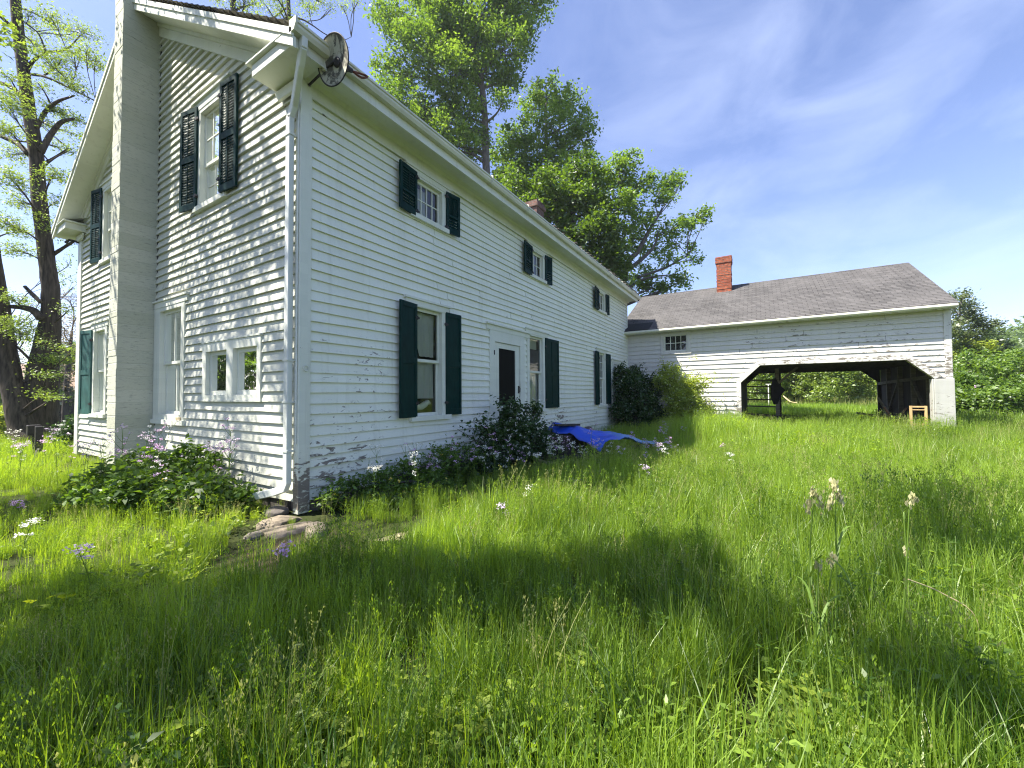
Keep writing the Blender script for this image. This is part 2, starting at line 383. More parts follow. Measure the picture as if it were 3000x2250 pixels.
# ------------------------------------------------------------------ mesh helpers
class MB:
    def __init__(s, org=(0, 0, 0), U=(1, 0, 0), V=(0, 1, 0), W=(0, 0, 1)):
        s.v = []; s.f = []; s.uv = {}
        s.o = Vector(org); s.U = Vector(U); s.V = Vector(V); s.W = Vector(W)
    def p(s, a, b, c): return s.o + s.U * a + s.V * b + s.W * c
    def add(s, vs, fs):
        k = len(s.v)
        s.v += [tuple(v) for v in vs]
        s.f += [tuple(i + k for i in f) for f in fs]
        return k
    def box(s, a0, a1, b0, b1, c0, c1):
        vs = [s.p(a, b, c) for a in (a0, a1) for b in (b0, b1) for c in (c0, c1)]
        s.add(vs, [(0, 1, 3, 2), (4, 6, 7, 5), (0, 4, 5, 1), (2, 3, 7, 6), (0, 2, 6, 4), (1, 5, 7, 3)])
    def prism(s, poly, t0, t1):
        """poly of (a, c) pairs in the U-W plane, extruded along V from t0 to t1"""
        n = len(poly)
        s.add([s.p(a, t0, c) for a, c in poly] + [s.p(a, t1, c) for a, c in poly],
              [tuple(range(n))[::-1], tuple(range(n, 2 * n))] + [(i, (i + 1) % n, n + (i + 1) % n, n + i) for i in range(n)])
    def bar(s, p0, p1, w, h, up=(0, 0, 1)):
        p0 = Vector(p0); p1 = Vector(p1); d = (p1 - p0).normalized(); up = Vector(up)
        a = d.cross(up)
        if a.length < 1e-4: a = d.cross(Vector((1, 0, 0)))
        a.normalize(); b = a.cross(d)
        vs = [q + a * (w / 2 * i) + b * (h / 2 * j) for q in (p0, p1) for i, j in ((-1, -1), (1, -1), (1, 1), (-1, 1))]
        s.add(vs, [(3, 2, 1, 0), (4, 5, 6, 7), (0, 1, 5, 4), (1, 2, 6, 5), (2, 3, 7, 6), (3, 0, 4, 7)])
    def tube(s, pts, radii, seg=8, cap=True, lump=0.0):
        pts = [Vector(p) for p in pts]
        n = len(pts)
        if not hasattr(radii, '__len__'): radii = [radii] * n
        prev = None; rings = []
        for i, p in enumerate(pts):
            d = (pts[min(i + 1, n - 1)] - pts[max(i - 1, 0)])
            if d.length < 1e-7: d = Vector((0, 0, 1))
            d.normalize()
            a = (prev - d * prev.dot(d)) if prev is not None else d.cross(Vector((0.31, 0.95, 0.11)))
            if a.length < 1e-4: a = d.cross(Vector((1, 0.2, 0)))
            a.normalize(); prev = a; b = d.cross(a)
            ring = []
            for k in range(seg):
                t = 2 * math.pi * k / seg
                r = radii[i] * (1 + (rnd.uniform(-lump, lump) if lump else 0))
                ring.append(p + a * (math.cos(t) * r) + b * (math.sin(t) * r))
            rings += ring
        fs = [(i * seg + k, i * seg + (k + 1) % seg, (i + 1) * seg + (k + 1) % seg, (i + 1) * seg + k) for i in range(n - 1) for k in range(seg)]
        if cap: fs += [tuple(range(seg))[::-1], tuple(range((n - 1) * seg, n * seg))]
        s.add(rings, fs)
    def lathe(s, prof, seg=24, org=(0, 0, 0), axis=(0, 0, 1), side=(1, 0, 0)):
        """prof of (radius, height along axis)"""
        org = Vector(org); ax = Vector(axis).normalized(); a = Vector(side); a = (a - ax * a.dot(ax)).normalized(); b = ax.cross(a)
        vs = [org + ax * h + (a * math.cos(2 * math.pi * k / seg) + b * math.sin(2 * math.pi * k / seg)) * r for r, h in prof for k in range(seg)]
        n = len(prof)
        s.add(vs, [(i * seg + k, i * seg + (k + 1) % seg, (i + 1) * seg + (k + 1) % seg, (i + 1) * seg + k) for i in range(n - 1) for k in range(seg)])
    def build(s, name, m, parent=None, smooth=False, bevel=0.0, uvf=None):
        me = bpy.data.meshes.new(name)
        off = Vector((0, 0, 0))
        if parent is not None:
            q = parent
            while q is not None: off += q.location; q = q.parent
        me.from_pydata([tuple(Vector(v) - off) for v in s.v], [], s.f)
        if uvf is not None:
            lay = me.uv_layers.new(name='UVMap')
            for l in me.loops: lay.data[l.index].uv = uvf(s.v[l.vertex_index])
        me.materials.append(MT[m] if isinstance(m, str) else m)
        me.update()
        if smooth: me.polygons.foreach_set('use_smooth', [True] * len(me.polygons))
        o = bpy.data.objects.new(name, me)
        COL.objects.link(o)
        if parent is not None: o.parent = parent
        if bevel:
            bm = o.modifiers.new('bevel', 'BEVEL'); bm.width = bevel; bm.segments = 1; bm.limit_method = 'ANGLE'
        return o

def tag(o, label=None, cat=None, group=None, kind=None):
    if label: o['label'] = label
    if cat: o['category'] = cat
    if group: o['group'] = group
    if kind: o['kind'] = kind
    return o

def empty(name, loc, label, cat, group=None):
    o = bpy.data.objects.new(name, None)
    COL.objects.link(o)
    o.location = loc
    o.empty_display_size = 0.2
    return tag(o, label, cat, group)

def copy_thing(root, loc, rz=0.0, sc=1.0, label=None, group=None):
    r = root.copy(); COL.objects.link(r)
    r.location = loc; r.rotation_euler = (0, 0, rz); r.scale = (sc, sc, sc)
    if label: r['label'] = label
    if group: r['group'] = group
    for ch in root.children:
        c = ch.copy(); COL.objects.link(c); c.parent = r
        for g in ch.children:
            d = g.copy(); COL.objects.link(d); d.parent = c
    return r

def npmesh(name, verts, faces, m, parent=None, tone=None, smooth=False, link=True):
    """verts (n,3) float array, faces (k,4) or (k,3) int array"""
    me = bpy.data.meshes.new(name)
    nv, nf, w = len(verts), len(faces), faces.shape[1]
    me.vertices.add(nv); me.vertices.foreach_set('co', np.asarray(verts, np.float32).ravel())
    me.loops.add(nf * w); me.loops.foreach_set('vertex_index', faces.astype(np.int32).ravel())
    me.polygons.add(nf)
    me.polygons.foreach_set('loop_start', (np.arange(nf) * w).astype(np.int32))
    if tone is not None:
        a = me.attributes.new('tone', 'FLOAT', 'FACE'); a.data.foreach_set('value', np.asarray(tone, np.float32))
    me.materials.append(MT[m] if isinstance(m, str) else m)
    me.update(calc_edges=True)
    if smooth: me.polygons.foreach_set('use_smooth', np.ones(nf, bool))
    o = bpy.data.objects.new(name, me)
    if link: COL.objects.link(o)
    if parent is not None: o.parent = parent
    return o

def unit(a): return a / np.maximum(np.linalg.norm(a, axis=-1, keepdims=True), 1e-9)

def leaf_quads(P, size, aspect=0.6, updroop=0.5, axis=None, fold=0.12):
    """a folded diamond leaf at each point -> verts, faces"""
    n = len(P)
    ax = unit(rng.normal(size=(n, 3)) * (1, 1, 0.6)) if axis is None else unit(axis + rng.normal(size=(n, 3)) * 0.25)
    nr = rng.normal(size=(n, 3)) * (1 - updroop) + np.array([0, 0, updroop * 1.6])
    b = unit(np.cross(ax, nr)); nn = unit(np.cross(b, ax))
    s = np.asarray(size).reshape(-1, 1) * np.ones((n, 1))
    v = np.stack([P - ax * s * 0.5, P + b * s * aspect * 0.5 + nn * s * fold, P + ax * s * 0.5, P - b * s * aspect * 0.5 + nn * s * fold], 1).reshape(-1, 3)
    f = np.arange(4 * n).reshape(n, 4)
    return v, f

def smooth_path(pts, k=6):
    """Catmull-Rom through 3-D points"""
    pts = [Vector(p) for p in pts]
    if len(pts) < 3: return [pts[0].lerp(pts[-1], i / k) for i in range(k + 1)]
    e = [pts[0] * 2 - pts[1]] + pts + [pts[-1] * 2 - pts[-2]]
    out = []
    for i in range(1, len(e) - 2):
        p0, p1, p2, p3 = e[i - 1:i + 3]
        for j in range(k):
            t = j / k
            out.append(0.5 * ((2 * p1) + (p2 - p0) * t + (2 * p0 - 5 * p1 + 4 * p2 - p3) * t * t + (3 * p1 - p0 - 3 * p2 + p3) * t ** 3))
    out.append(pts[-1])
    return out

def ground_z(x, y):
    d = np.clip((np.asarray(y, float) - 15.5) / 12, 0, 1)
    return -2.3 * d * d * (3 - 2 * d) + 0.02 * np.sin(np.asarray(x) * 0.9) * np.cos(np.asarray(y) * 0.7)

# ------------------------------------------------------------------ ground: one sheet to the horizon
def ground():
    xs = np.concatenate([np.linspace(-400, -40, 10), np.linspace(-34, 46, 81), np.linspace(60, 400, 10)])
    ys = np.concatenate([np.linspace(-400, -40, 10), np.linspace(-34, 46, 81), np.linspace(60, 400, 10)])
    X, Y = np.meshgrid(xs, ys, indexing='ij')
    Z = ground_z(X, Y)
    v = np.stack([X, Y, Z], -1).reshape(-1, 3)
    ny = len(ys)
    i = np.arange(len(xs) - 1)[:, None] * ny + np.arange(ny - 1)[None]
    f = np.stack([i, i + ny, i + ny + 1, i + 1], -1).reshape(-1, 4)
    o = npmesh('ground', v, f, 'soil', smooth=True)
    tag(o, kind='structure')
ground()

# ------------------------------------------------------------------ clapboards
def siding(name, m, parent, O, U, N, urange, z0, z1, exp, openings=(), out0=0.031, wob=0.0075):
    mb = MB(O, U, N, (0, 0, 1))
    BZ = []
    k = 0; zb = z0
    while zb < z1 - 0.01:
        zt = min(zb + exp + 0.016, z1 + 0.005)
        zm = (zb + min(zb + exp, z1)) / 2
        a, b_ = urange(zm)
        iv = [(a, b_)]
        for op in openings:
            for (c, d) in (op(zm) if callable(op) else ([(op[0] - .05, op[1] + .05)] if op[2] - .03 < zm < op[3] + .03 else [])):
                nv = []
                for (p, q) in iv:
                    if d <= p or c >= q: nv.append((p, q)); continue
                    if c > p: nv.append((p, c))
                    if d < q: nv.append((d, q))
                iv = nv
        for (p, q) in iv:
            if q - p < 0.01: continue
            cuts = [p]
            while q - cuts[-1] > 5.2: cuts.append(cuts[-1] + rnd.uniform(2.2, 4.6))
            cuts.append(q)
            for s0, s1 in zip(cuts, cuts[1:]):
                n = max(1, int((s1 - s0) / 0.7))
                e = rnd.uniform(-0.003, 0.003)
                vs = []
                for i in range(n + 1):
                    u = s0 + (s1 - s0) * i / n
                    if i == n and s1 != q: u -= 0.010
                    jz = rnd.uniform(-wob, wob) * 1.3; jo = rnd.uniform(0, wob * 1.6)
                    vs += [mb.p(u, 0.001, zb + jz + 0.004), mb.p(u, out0 + e + jo, zb + jz), mb.p(u, 0.005, zt)]
                    BZ += [0.0, 0.0, 1.0]
                fs = []
                for i in range(n):
                    j = i * 3
                    fs += [(j, j + 3, j + 4, j + 1), (j + 1, j + 4, j + 5, j + 2)]
                fs += [(0, 1, 2), (n * 3, n * 3 + 2, n * 3 + 1)]
                mb.add(vs, fs)
        zb += exp * rnd.uniform(0.94, 1.06) if not callable(exp) else exp
    o = mb.build(name, m, parent)
    a_ = o.data.attributes.new('bz', 'FLOAT', 'POINT'); a_.data.foreach_set('value', np.array(BZ, np.float32))
    return o

# ------------------------------------------------------------------ windows and shutters (built in a wall frame: along, outward, up)
class Wall:
    def __init__(s, O, U, N): s.O, s.U, s.N = O, U, N
    def mb(s): return MB(s.O, s.U, s.N, (0, 0, 1))

def curtain(mb, u0, u1, z0, z1, d, folds=5, amp=0.025, taper=0.0, drift=0.0):
    n, rows = folds * 6, 5
    vs = []
    for r in range(rows + 1):
        t = r / rows
        for i in range(n + 1):
            s = i / n
            u = u0 + (u1 - u0) * (s * (1 - taper * t) + drift * t)
            vs.append(mb.p(u, d + amp * math.sin(s * folds * 2 * math.pi + t) * (0.5 + 0.5 * t), z1 + (z0 - z1) * t))
    mb.add(vs, [(r * (n + 1) + i, r * (n + 1) + i + 1, (r + 1) * (n + 1) + i + 1, (r + 1) * (n + 1) + i) for r in range(rows) for i in range(n)])

def window(parent, w, s0, s1, z0, z1, cas0, cas1, cap, sill, grid_up=(1, 1), grid_lo=(1, 1), rail=None, capz=None, sash=0.05, depth=0.07, curtains=(), shade=None, capout=0.085):
    """s0..z1: sash opening; cas0, cas1: outer ends of the casing; cap, sill: (from, to, bottom, top); rail: height of the meeting rail (None: one sash)"""
    m = w.mb()
    ct = cap[2] if cap else z1 + 0.1
    cb = sill[3] if sill else z0 - 0.1
    m.box(cas0, s0, -depth, 0.052, cb, ct)
    m.box(s1, cas1, -depth, 0.052, cb, ct)
    m.box(s0, s1, -depth, 0.0515, z1, ct)
    if z0 - cb > 0.01: m.box(s0, s1, -depth, 0.0515, cb, z0)
    wo = m.build('window', 'trim', parent)
    if cap:
        m = w.mb(); a, b_, c, d = cap
        m.box(a, b_, -0.01, capout, d - 0.035, d)
        m.box(a + 0.03, b_ - 0.03, -0.01, 0.060, c, d - 0.035)
        m.build('head_cap', 'trim', wo)
    if sill:
        m = w.mb(); a, b_, c, d = sill
        m.box(a, b_, -depth, 0.088, c, d)
        m.build('sill', 'trim', wo)
    def one_sash(a0, a1, gr, dep):
        m = w.mb(); k = sash
        m.box(s0 + .002, s0 + k, -dep - 0.035, -dep, a0, a1); m.box(s1 - k, s1 - .002, -dep - 0.035, -dep, a0, a1)
        m.box(s0 + k, s1 - k, -dep - 0.034, -dep - .001, a0, a0 + k); m.box(s0 + k, s1 - k, -dep - 0.034, -dep - .001, a1 - k, a1)
        nx, nz_ = gr
        for i in range(1, nx):
            u = s0 + k + (s1 - s0 - 2 * k) * i / nx
            m.box(u - 0.010, u + 0.010, -dep - 0.030, -dep - 0.006, a0 + k, a1 - k)
        for i in range(1, nz_):
            z = a0 + k + (a1 - a0 - 2 * k) * i / nz_
            m.box(s0 + k, s1 - k, -dep - 0.029, -dep - 0.008, z - 0.010, z + 0.010)
        so = m.build('sash', 'trim', wo)
        m = w.mb()
        d = -dep - 0.02
        m.add([m.p(s0 + k * .5, d, a0 + k * .5), m.p(s1 - k * .5, d, a0 + k * .5), m.p(s1 - k * .5, d, a1 - k * .5), m.p(s0 + k * .5, d, a1 - k * .5)], [(0, 1, 2, 3)])
        m.build('pane', 'glass', wo)
    if rail is None: one_sash(z0, z1, grid_up, 0.02)
    else:
        one_sash(rail - 0.02, z1, grid_up, 0.015)
        one_sash(z0, rail + 0.02, grid_lo, 0.052)
    for c in curtains:
        m = w.mb(); curtain(m, *c)
        m.build('curtain', 'lace', wo, smooth=True)
    if shade:
        m = w.mb(); m.box(s0 + .02, s1 - .02, -0.155, -0.15, shade, z1)
        m.build('roller_shade', 'shade', wo)
    return wo

def shutter(parent, w, hinge, far, z0, z1, style='louver', ang=6.0, off=0.05, cols=1, m='green', label=None):
    """a shutter leaf hung at 'hinge', reaching to 'far' along the wall, its free edge ang degrees off the wall"""
    wd = abs(far - hinge); sg = 1 if far > hinge else -1
    base = w.mb()
    org = base.p(hinge, off, 0)
    a = R(ang)
    Ud = base.U * (sg * math.cos(a)) + base.V * math.sin(a)
    Nd = base.V * math.cos(a) - base.U * (sg * math.sin(a))
    b = MB(org, Ud, Nd, (0, 0, 1))
    st, t = 0.055, 0.034
    b.box(0, st, 0, t, z0, z1); b.box(wd - st, wd, 0, t, z0, z1)
    H = z1 - z0
    rails = [(z0, z0 + 0.10), (z1 - 0.075, z1)]
    if H > 1.0: rails.insert(1, (z0 + H * 0.47, z0 + H * 0.47 + 0.10))
    if H < 1.0 and style == 'louver': rails.insert(1, (z0 + H * 0.40, z0 + H * 0.40 + 0.04))
    for r0, r1 in rails: b.box(st, wd - st, 0.001, t - .001, r0, r1)
    ux = [st, wd - st]
    if cols == 2:
        c = wd / 2; b.box(c - 0.035, c + 0.035, 0.002, t - .002, z0 + .1, z1 - .075); ux = [st, c - 0.035, c + 0.035, wd - st]
    spans = [(rails[i][1], rails[i + 1][0]) for i in range(len(rails) - 1)]
    for s0, s1 in spans:
        for i in range(0, len(ux), 2):
            if style == 'louver':
                n = max(2, int((s1 - s0) / 0.042))
                for k in range(n):
                    z = s0 + (s1 - s0) * (k + 0.5) / n
                    b.add([b.p(ux[i], 0.004, z + 0.034), b.p(ux[i + 1], 0.004, z + 0.034), b.p(ux[i + 1], 0.028, z - 0.020), b.p(ux[i], 0.028, z - 0.020),
                           b.p(ux[i], 0.004, z + 0.028), b.p(ux[i + 1], 0.004, z + 0.028), b.p(ux[i + 1], 0.028, z - 0.026), b.p(ux[i], 0.028, z - 0.026)],
                          [(0, 1, 2, 3), (7, 6, 5, 4), (3, 2, 6, 7), (0, 4, 5, 1)])
                cu = (ux[i] + ux[i + 1]) / 2
                b.box(cu - 0.007, cu + 0.007, 0.030, 0.040, s0 + 0.02, s1 - 0.02)
            else:
                b.box(ux[i], ux[i + 1], 0.008, t - 0.014, s0, s1)
                b.box(ux[i] + .001, ux[i + 1] - .001, 0.008, t - 0.005, s0, s0 + 0.012); b.box(ux[i] + .001, ux[i + 1] - .001, 0.008, t - 0.005, s1 - 0.012, s1)
    o = b.build('shutter', m, parent)
    if label: o['label'] = label
    for z in (z0 + H * 0.12, z1 - H * 0.12):
        h = MB(org, Ud, Nd, (0, 0, 1))
        h.box(-0.05, 0.05, t, t + 0.008, z - 0.015, z + 0.015)
        h.box(-0.012, 0.012, -off, t + 0.01, z - 0.03, z + 0.03)
        h.build('hinge', 'blackmetal', o)
    return o

# ------------------------------------------------------------------ the farmhouse
HL, HW, RY = 14.95, 9.72, 4.87          # length, width, ridge line
house = empty('farmhouse', (0, 0, 0), 'long two storey white clapboard farmhouse with dark green shutters', 'house')
LW = Wall((0, 0, 0), (1, 0, 0), (0, -1, 0))
GW = Wall((0, 0, 0), (0, 1, 0), (-1, 0, 0))
def rake_z(y): return 6.02 + 0.6 * ((y + 0.12) if y < RY else (2 * RY - y + 0.12))   # top of the roof at the gable

L_OPEN = [(1.99, 2.65, 1.15, 3.02), (4.40, 5.50, 0.62, 2.69), (5.97, 6.72, 1.13, 3.02), (11.18, 11.80, 1.13, 3.03), (12.85, 13.50, 0.6, 2.72),
          (2.0, 2.66, 4.62, 5.26), (6.12, 6.76, 4.62, 5.26), (11.2, 11.86, 4.62, 5.28)]
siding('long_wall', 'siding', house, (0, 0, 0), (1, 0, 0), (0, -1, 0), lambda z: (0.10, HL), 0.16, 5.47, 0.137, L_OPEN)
G_OPEN = [(2.06, 2.86, 4.66, 6.24), (3.50, 4.42, 1.20, 3.08), (0.98, 1.66, 1.53, 2.22), (1.86, 2.54, 1.53, 2.22), (7.55, 8.30, 1.15, 3.05), (7.0, 7.8, 4.66, 6.24)]
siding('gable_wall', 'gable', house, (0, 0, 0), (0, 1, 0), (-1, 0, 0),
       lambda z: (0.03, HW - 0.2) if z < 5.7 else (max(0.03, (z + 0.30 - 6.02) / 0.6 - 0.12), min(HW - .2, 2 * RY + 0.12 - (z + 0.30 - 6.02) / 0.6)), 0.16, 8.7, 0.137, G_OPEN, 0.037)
b = MB()
b.box(0.05, HL - 0.02, HW - 0.06, HW, 0, 6.0)
b.prism([(0.02, 0.02), (HW - 0.05, 0.02), (HW - 0.05, 5.8), (RY, 8.85), (0.02, 5.8)], 0, 0.001) if False else None
b.add([(HL - .01, 0.01, 0), (HL - .01, HW - .07, 0), (HL - .01, HW - .07, 5.85), (HL - .01, RY, 8.8), (HL - .01, 0.01, 5.75)], [(0, 1, 2, 3, 4)])
b.build('back_wall', 'trim', house)
b = MB()      # plastered rooms seen through the panes
b.box(0.12, HL - 0.1, 0.75, HW - 0.2, 3.45, 3.7)
b.add([(0.15, 3.3, 0.2), (HL - .1, 3.3, 0.2), (HL - .1, 3.3, 5.9), (0.15, 3.3, 5.9)], [(0, 1, 2, 3)])
b.add([(3.4, 0.2, 0.2), (3.4, HW - .2, 0.2), (3.4, HW - .2, 5.9), (3.4, 0.2, 5.9)], [(0, 1, 2, 3)])
b.add([(0.1, 0.1, .35), (HL - .1, 0.1, .35), (HL - .1, HW - .1, .35), (0.1, HW - .1, .35)], [(0, 1, 2, 3)])
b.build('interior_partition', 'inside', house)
# foundation
b = MB()
for i in range(34):
    x = 0.05 + i * 0.44
    b.box(x, x + 0.40, -0.005 + rnd.uniform(-0.012, 0.012), 0.3, -0.2, 0.165)
for i in range(22):
    y = 0.3 + i * 0.44
    b.box(-0.004 + rnd.uniform(-0.012, 0.012), 0.3, y, y + 0.40, -0.2, 0.165)
b.build('foundation', 'darkstone', house, bevel=0.02)
# corner boards
b = MB()
b.box(-0.055, 0.10, -0.055, 0.0, 0.02, 5.62)
b.box(-0.055, 0.0, 0.0, 0.06, 0.02, 5.62)
b.build('corner_board', 'trim', house, bevel=0.004)
b = MB()
b.box(-0.058, 0.0, HW - 0.24, HW + 0.03, 0.1, 5.75)
b.box(-0.070, -0.0585, HW - 0.27, HW + 0.05, 5.5, 5.75)
b.build('corner_board', 'trim', house)
b = MB(); b.box(HL - 0.02, HL + 0.03, -0.05, 0.0, 0.1, 5.6); b.build('corner_board', 'trim', house)
# iron ring
b = MB()
b.tube([(0.025 + 0.033 * math.cos(t), -0.068 - 0.010 * math.sin(t * .5), 1.86 + 0.036 * math.sin(t)) for t in [k * 2 * math.pi / 16 for k in range(17)]], 0.007, 6)
b.build('hitching_ring', 'trim', house, smooth=True)
# frieze, bed mould, soffit, fascia
b = MB((0, 0, 0), (1, 0, 0), (0, -1, 0))
b.box(0.101, HL, 0.0, 0.050, 5.44, 5.66)
b.box(0.10, HL, 0.0505, 0.066, 5.425, 5.45)
b.build('frieze', 'trim', house)
b = MB((0, 0, 0), (0, 1, 0), (1, 0, 0))
prof = [(-0.002, 5.60), (-0.05, 5.60), (-0.085, 5.645), (-0.16, 5.665), (-0.42, 5.665), (-0.42, 5.58), (-0.455, 5.58), (-0.455, 5.82), (-0.42, 5.84), (-0.002, 5.80)]
MBp = MB((0, 0, 0), (0, 1, 0), (1, 0, 0)); MBp.prism([(y, z) for y, z in prof], -0.0, HL + 0.25)
MBp.build('cornice', 'trim', house)
# gutter (open trough) with brackets
b = MB((0, 0, 0), (0, 1, 0), (1, 0, 0))
gp = [(-0.458, 5.83), (-0.458, 5.715), (-0.535, 5.715), (-0.56, 5.76), (-0.56, 5.795), (-0.575, 5.80), (-0.575, 5.83), (-0.565, 5.83), (-0.565, 5.81), (-0.548, 5.79), (-0.53, 5.725), (-0.466, 5.725), (-0.466, 5.83)]
b.prism(gp, -0.42, 15.3)
gut = b.build('gutter', 'gutter', house)
for x in (3.55, 5.0, 8.2, 10.6, 11.0, 12.4, 13.9):
    c = MB(); c.tube([(x, -0.462, 5.70), (x, -0.545, 5.70), (x, -0.585, 5.74), (x, -0.59, 5.84), (x, -0.46, 5.88)], 0.010, 6)
    c.build('bracket', 'gutter', gut, smooth=True)
b = MB((0, 0, 0), (0, 1, 0), (1, 0, 0)); b.prism([(-0.456, 5.845), (-0.456, 5.70), (-0.55, 5.70), (-0.59, 5.77), (-0.59, 5.845)], -0.445, -0.421); b.build('end_cap', 'gutter', gut)
# downspout with elbows
def spout(path, w=0.095, d=0.068):
    m = MB(); pts = [Vector(p) for p in path]
    for p, q in zip(pts, pts[1:]):
        dr = (q - p).normalized(); m.bar(p - dr * 0.012, q + dr * 0.012, w, d, up=(-1, 0, 0) if abs(dr.x) < 0.7 else (0, 0, 1))
    return m
sp = spout([(-0.30, -0.50, 5.71), (-0.30, -0.50, 5.60), (-0.26, -0.38, 5.48), (-0.115, 0.0, 5.22), (-0.115, 0.085, 5.10), (-0.115, 0.085, 0.42), (-0.125, 0.12, 0.34), (-0.17, 0.26, 0.29), (-0.32, 0.92, 0.13)])
so = sp.build('downspout', 'spout', house, bevel=0.008)
for z in (4.85, 1.95, 1.42, 0.8):
    b = MB(); b.box(-0.158, -0.058, 0.025, 0.145, z, z + 0.022); b.build('strap', 'spout', so)
b = MB(); b.tube([(-0.062, -0.02, 5.5), (-0.07, -0.02, 2.2), (-0.066, -0.018, 0.9)], 0.009, 6); b.build('cable', 'spout', house)
# rakes: roof slabs, fascia, soffit, frieze of the gable
def roof_slabs():
    m = MB()
    def slab(y0, z0, y1, z1, x0, x1, n=28):
        for i in range(n):
            t0, t1 = i / n, (i + 1) / n + 0.25 / n
            ya, za, yb, zb = y0 + (y1 - y0) * t0, z0 + (z1 - z0) * t0, y0 + (y1 - y0) * t1, z0 + (z1 - z0) * t1
            j = rnd.uniform(-0.012, 0.012)
            m.add([(x0, ya, za + 0.03), (x1, ya, za + 0.03), (x1, yb, zb + 0.004), (x0, yb, zb + 0.004), (x0, ya, za - 0.02), (x1, ya, za - 0.02)],
                  [(0, 1, 2, 3), (0, 4, 5, 1)])
    slab(-0.52, 5.80, RY, 9.03, -0.43, HL + 0.28)
    slab(2 * RY + 0.52, 5.80, RY, 9.03, -0.43, HL + 0.28)
    for i in range(70):      # shaggy shingle ends lifting over the gutter far down the eave
        x = 6.0 + 9.0 * rnd.random() ** 0.7; w = rnd.uniform(0.06, 0.14); l = rnd.uniform(0.03, 0.10)
        m.bar((x, -0.40, 5.90), (x + rnd.uniform(-.02, .02), -0.52 - l, 5.85 + rnd.uniform(-.01, 0.035)), w, 0.012)
    return m.build('roof', 'cedar', house, uvf=lambda v: (v[0], v[1] * 1.166))
roof = roof_slabs()
for sgn in (0, 1):
    def Y(y): return y if sgn == 0 else 2 * RY - y
    def pr(poly, x0, x1, nm, mt='trim'):
        m = MB((0, 0, 0), (0, 1, 0), (1, 0, 0)); m.prism([(Y(y), z) for y, z in poly], x0, x1); return m.build(nm, mt, house)
    e0, e1 = -0.50, RY
    def band(t0, t1, y0=e0, y1=e1): return [(y0, rake_z(y0) - t0), (y1, rake_z(RY) - t0), (y1, rake_z(RY) - t1), (y0, rake_z(y0) - t1)]
    pr(band(0.045, 0.13), -0.445, -0.41, 'rake_crown')
    pr(band(0.125, 0.25), -0.425, -0.385, 'rake_fascia')
    pr(band(0.20, 0.225, -0.46), -0.386, 0.03, 'rake_soffit')
    pr(band(0.22, 0.47, 0.0), -0.052, 0.028, 'rake_frieze')
    pr(band(0.22, 0.29, -0.05), -0.085, -0.0525, 'bed_mould')
    # cornice return: boxed, with a sloped lead top
    m = MB((0, 0, 0), (0, 1, 0), (1, 0, 0))
    ys = lambda y: Y(y)
    m.prism([(ys(-0.452), 5.62), (ys(0.50), 5.62), (ys(0.50), 5.78), (ys(-0.452), 5.78)], -0.385, -0.001)
    m.prism([(ys(-0.455), 5.78), (ys(0.57), 5.78), (ys(0.57), 5.812), (ys(-0.455), 5.812)], -0.43, -0.001)
    m.prism([(ys(-0.05), 5.46), (ys(0.42), 5.46), (ys(0.50), 5.60), (ys(-0.05), 5.60)], -0.10, -0.057)
    vs = [(-0.425, ys(-0.45), 5.813), (-0.425, ys(0.56), 5.813), (-0.01, ys(0.56), 5.98), (-0.01, ys(-0.2), 5.92)]
    m.add(vs, [(0, 1, 2, 3)])
    m.build('cornice_return', 'trim', house, bevel=0.006)
# block chimney against the gable
m = MB()
z = -0.1; k = 0
while z < 11.6:
    j = [rnd.uniform(-0.004, 0.004) for _ in range(4)]
    m.box(-0.565 + j[0], -0.006, 4.70 + j[1], 5.14 + j[2], z, z + 0.235)
    z += 0.235
m.build('chimney', 'block', house)
m = MB()
pts = [(-0.012, 4.69 + rnd.uniform(-.012, .008), 0.2 + i * 0.12) for i in range(69)]
m.tube(pts, [rnd.uniform(0.008, 0.02) for _ in pts], 5); m.build('chimney_flashing', 'blackmetal', house)
# small brick chimney showing over the eave
m = MB()
cx, cy = 11.2, 2.6
m.box(cx - 0.30, cx + 0.30, cy - 0.30, cy + 0.30, 7.2, 8.92)
m.box(cx - 0.36, cx + 0.36, cy - 0.36, cy + 0.36, 8.92, 9.06)
m.box(cx - 0.30, cx + 0.34, cy - 0.31, cy + 0.30, 9.06, 9.20)
m.box(cx - 0.1, cx + 0.26, cy - 0.2, cy + 0.25, 9.20, 9.27)
m.build('brick_chimney', 'sootbrick', house, bevel=0.012)

# windows of the long wall
w = window(house, LW, 1.99, 2.65, 1.15, 3.02, 1.86, 2.74, (1.73, 2.87, 3.03, 3.17), (1.85, 2.87, 1.07, 1.15), rail=2.11,
           curtains=((2.02, 2.62, 2.2, 2.98, -0.13, 3, 0.02, 0.4, 0.35), (2.03, 2.6, 1.45, 2.12, -0.14, 4, 0.02)))
m = LW.mb(); m.tube([m.p(2.0 + i * 0.075, -0.2, 1.33 + 0.05 * math.sin(i * 1.1)) for i in range(9)], [0.03, .06, .05, .07, .05, .06, .065, .05, .02], 7, lump=0.2); m.build('rumpled_cloth', 'whitecloth', w, smooth=True)
shutter(house, LW, 1.985, 1.56, 1.14, 3.05, 'panel', 7)
shutter(house, LW, 2.745, 3.16, 1.14, 3.05, 'panel', 3, 0.04)
w = window(house, LW, 5.97, 6.72, 1.13, 3.02, 5.85, 6.82, (5.75, 7.05, 3.06, 3.20), (5.84, 6.94, 1.05, 1.13), rail=2.1,
           curtains=((6.0, 6.7, 1.2, 2.08, -0.14, 5, 0.02),), shade=2.72)
shutter(house, LW, 6.84, 7.62, 1.14, 3.05, 'panel', 2, 0.04, cols=2)
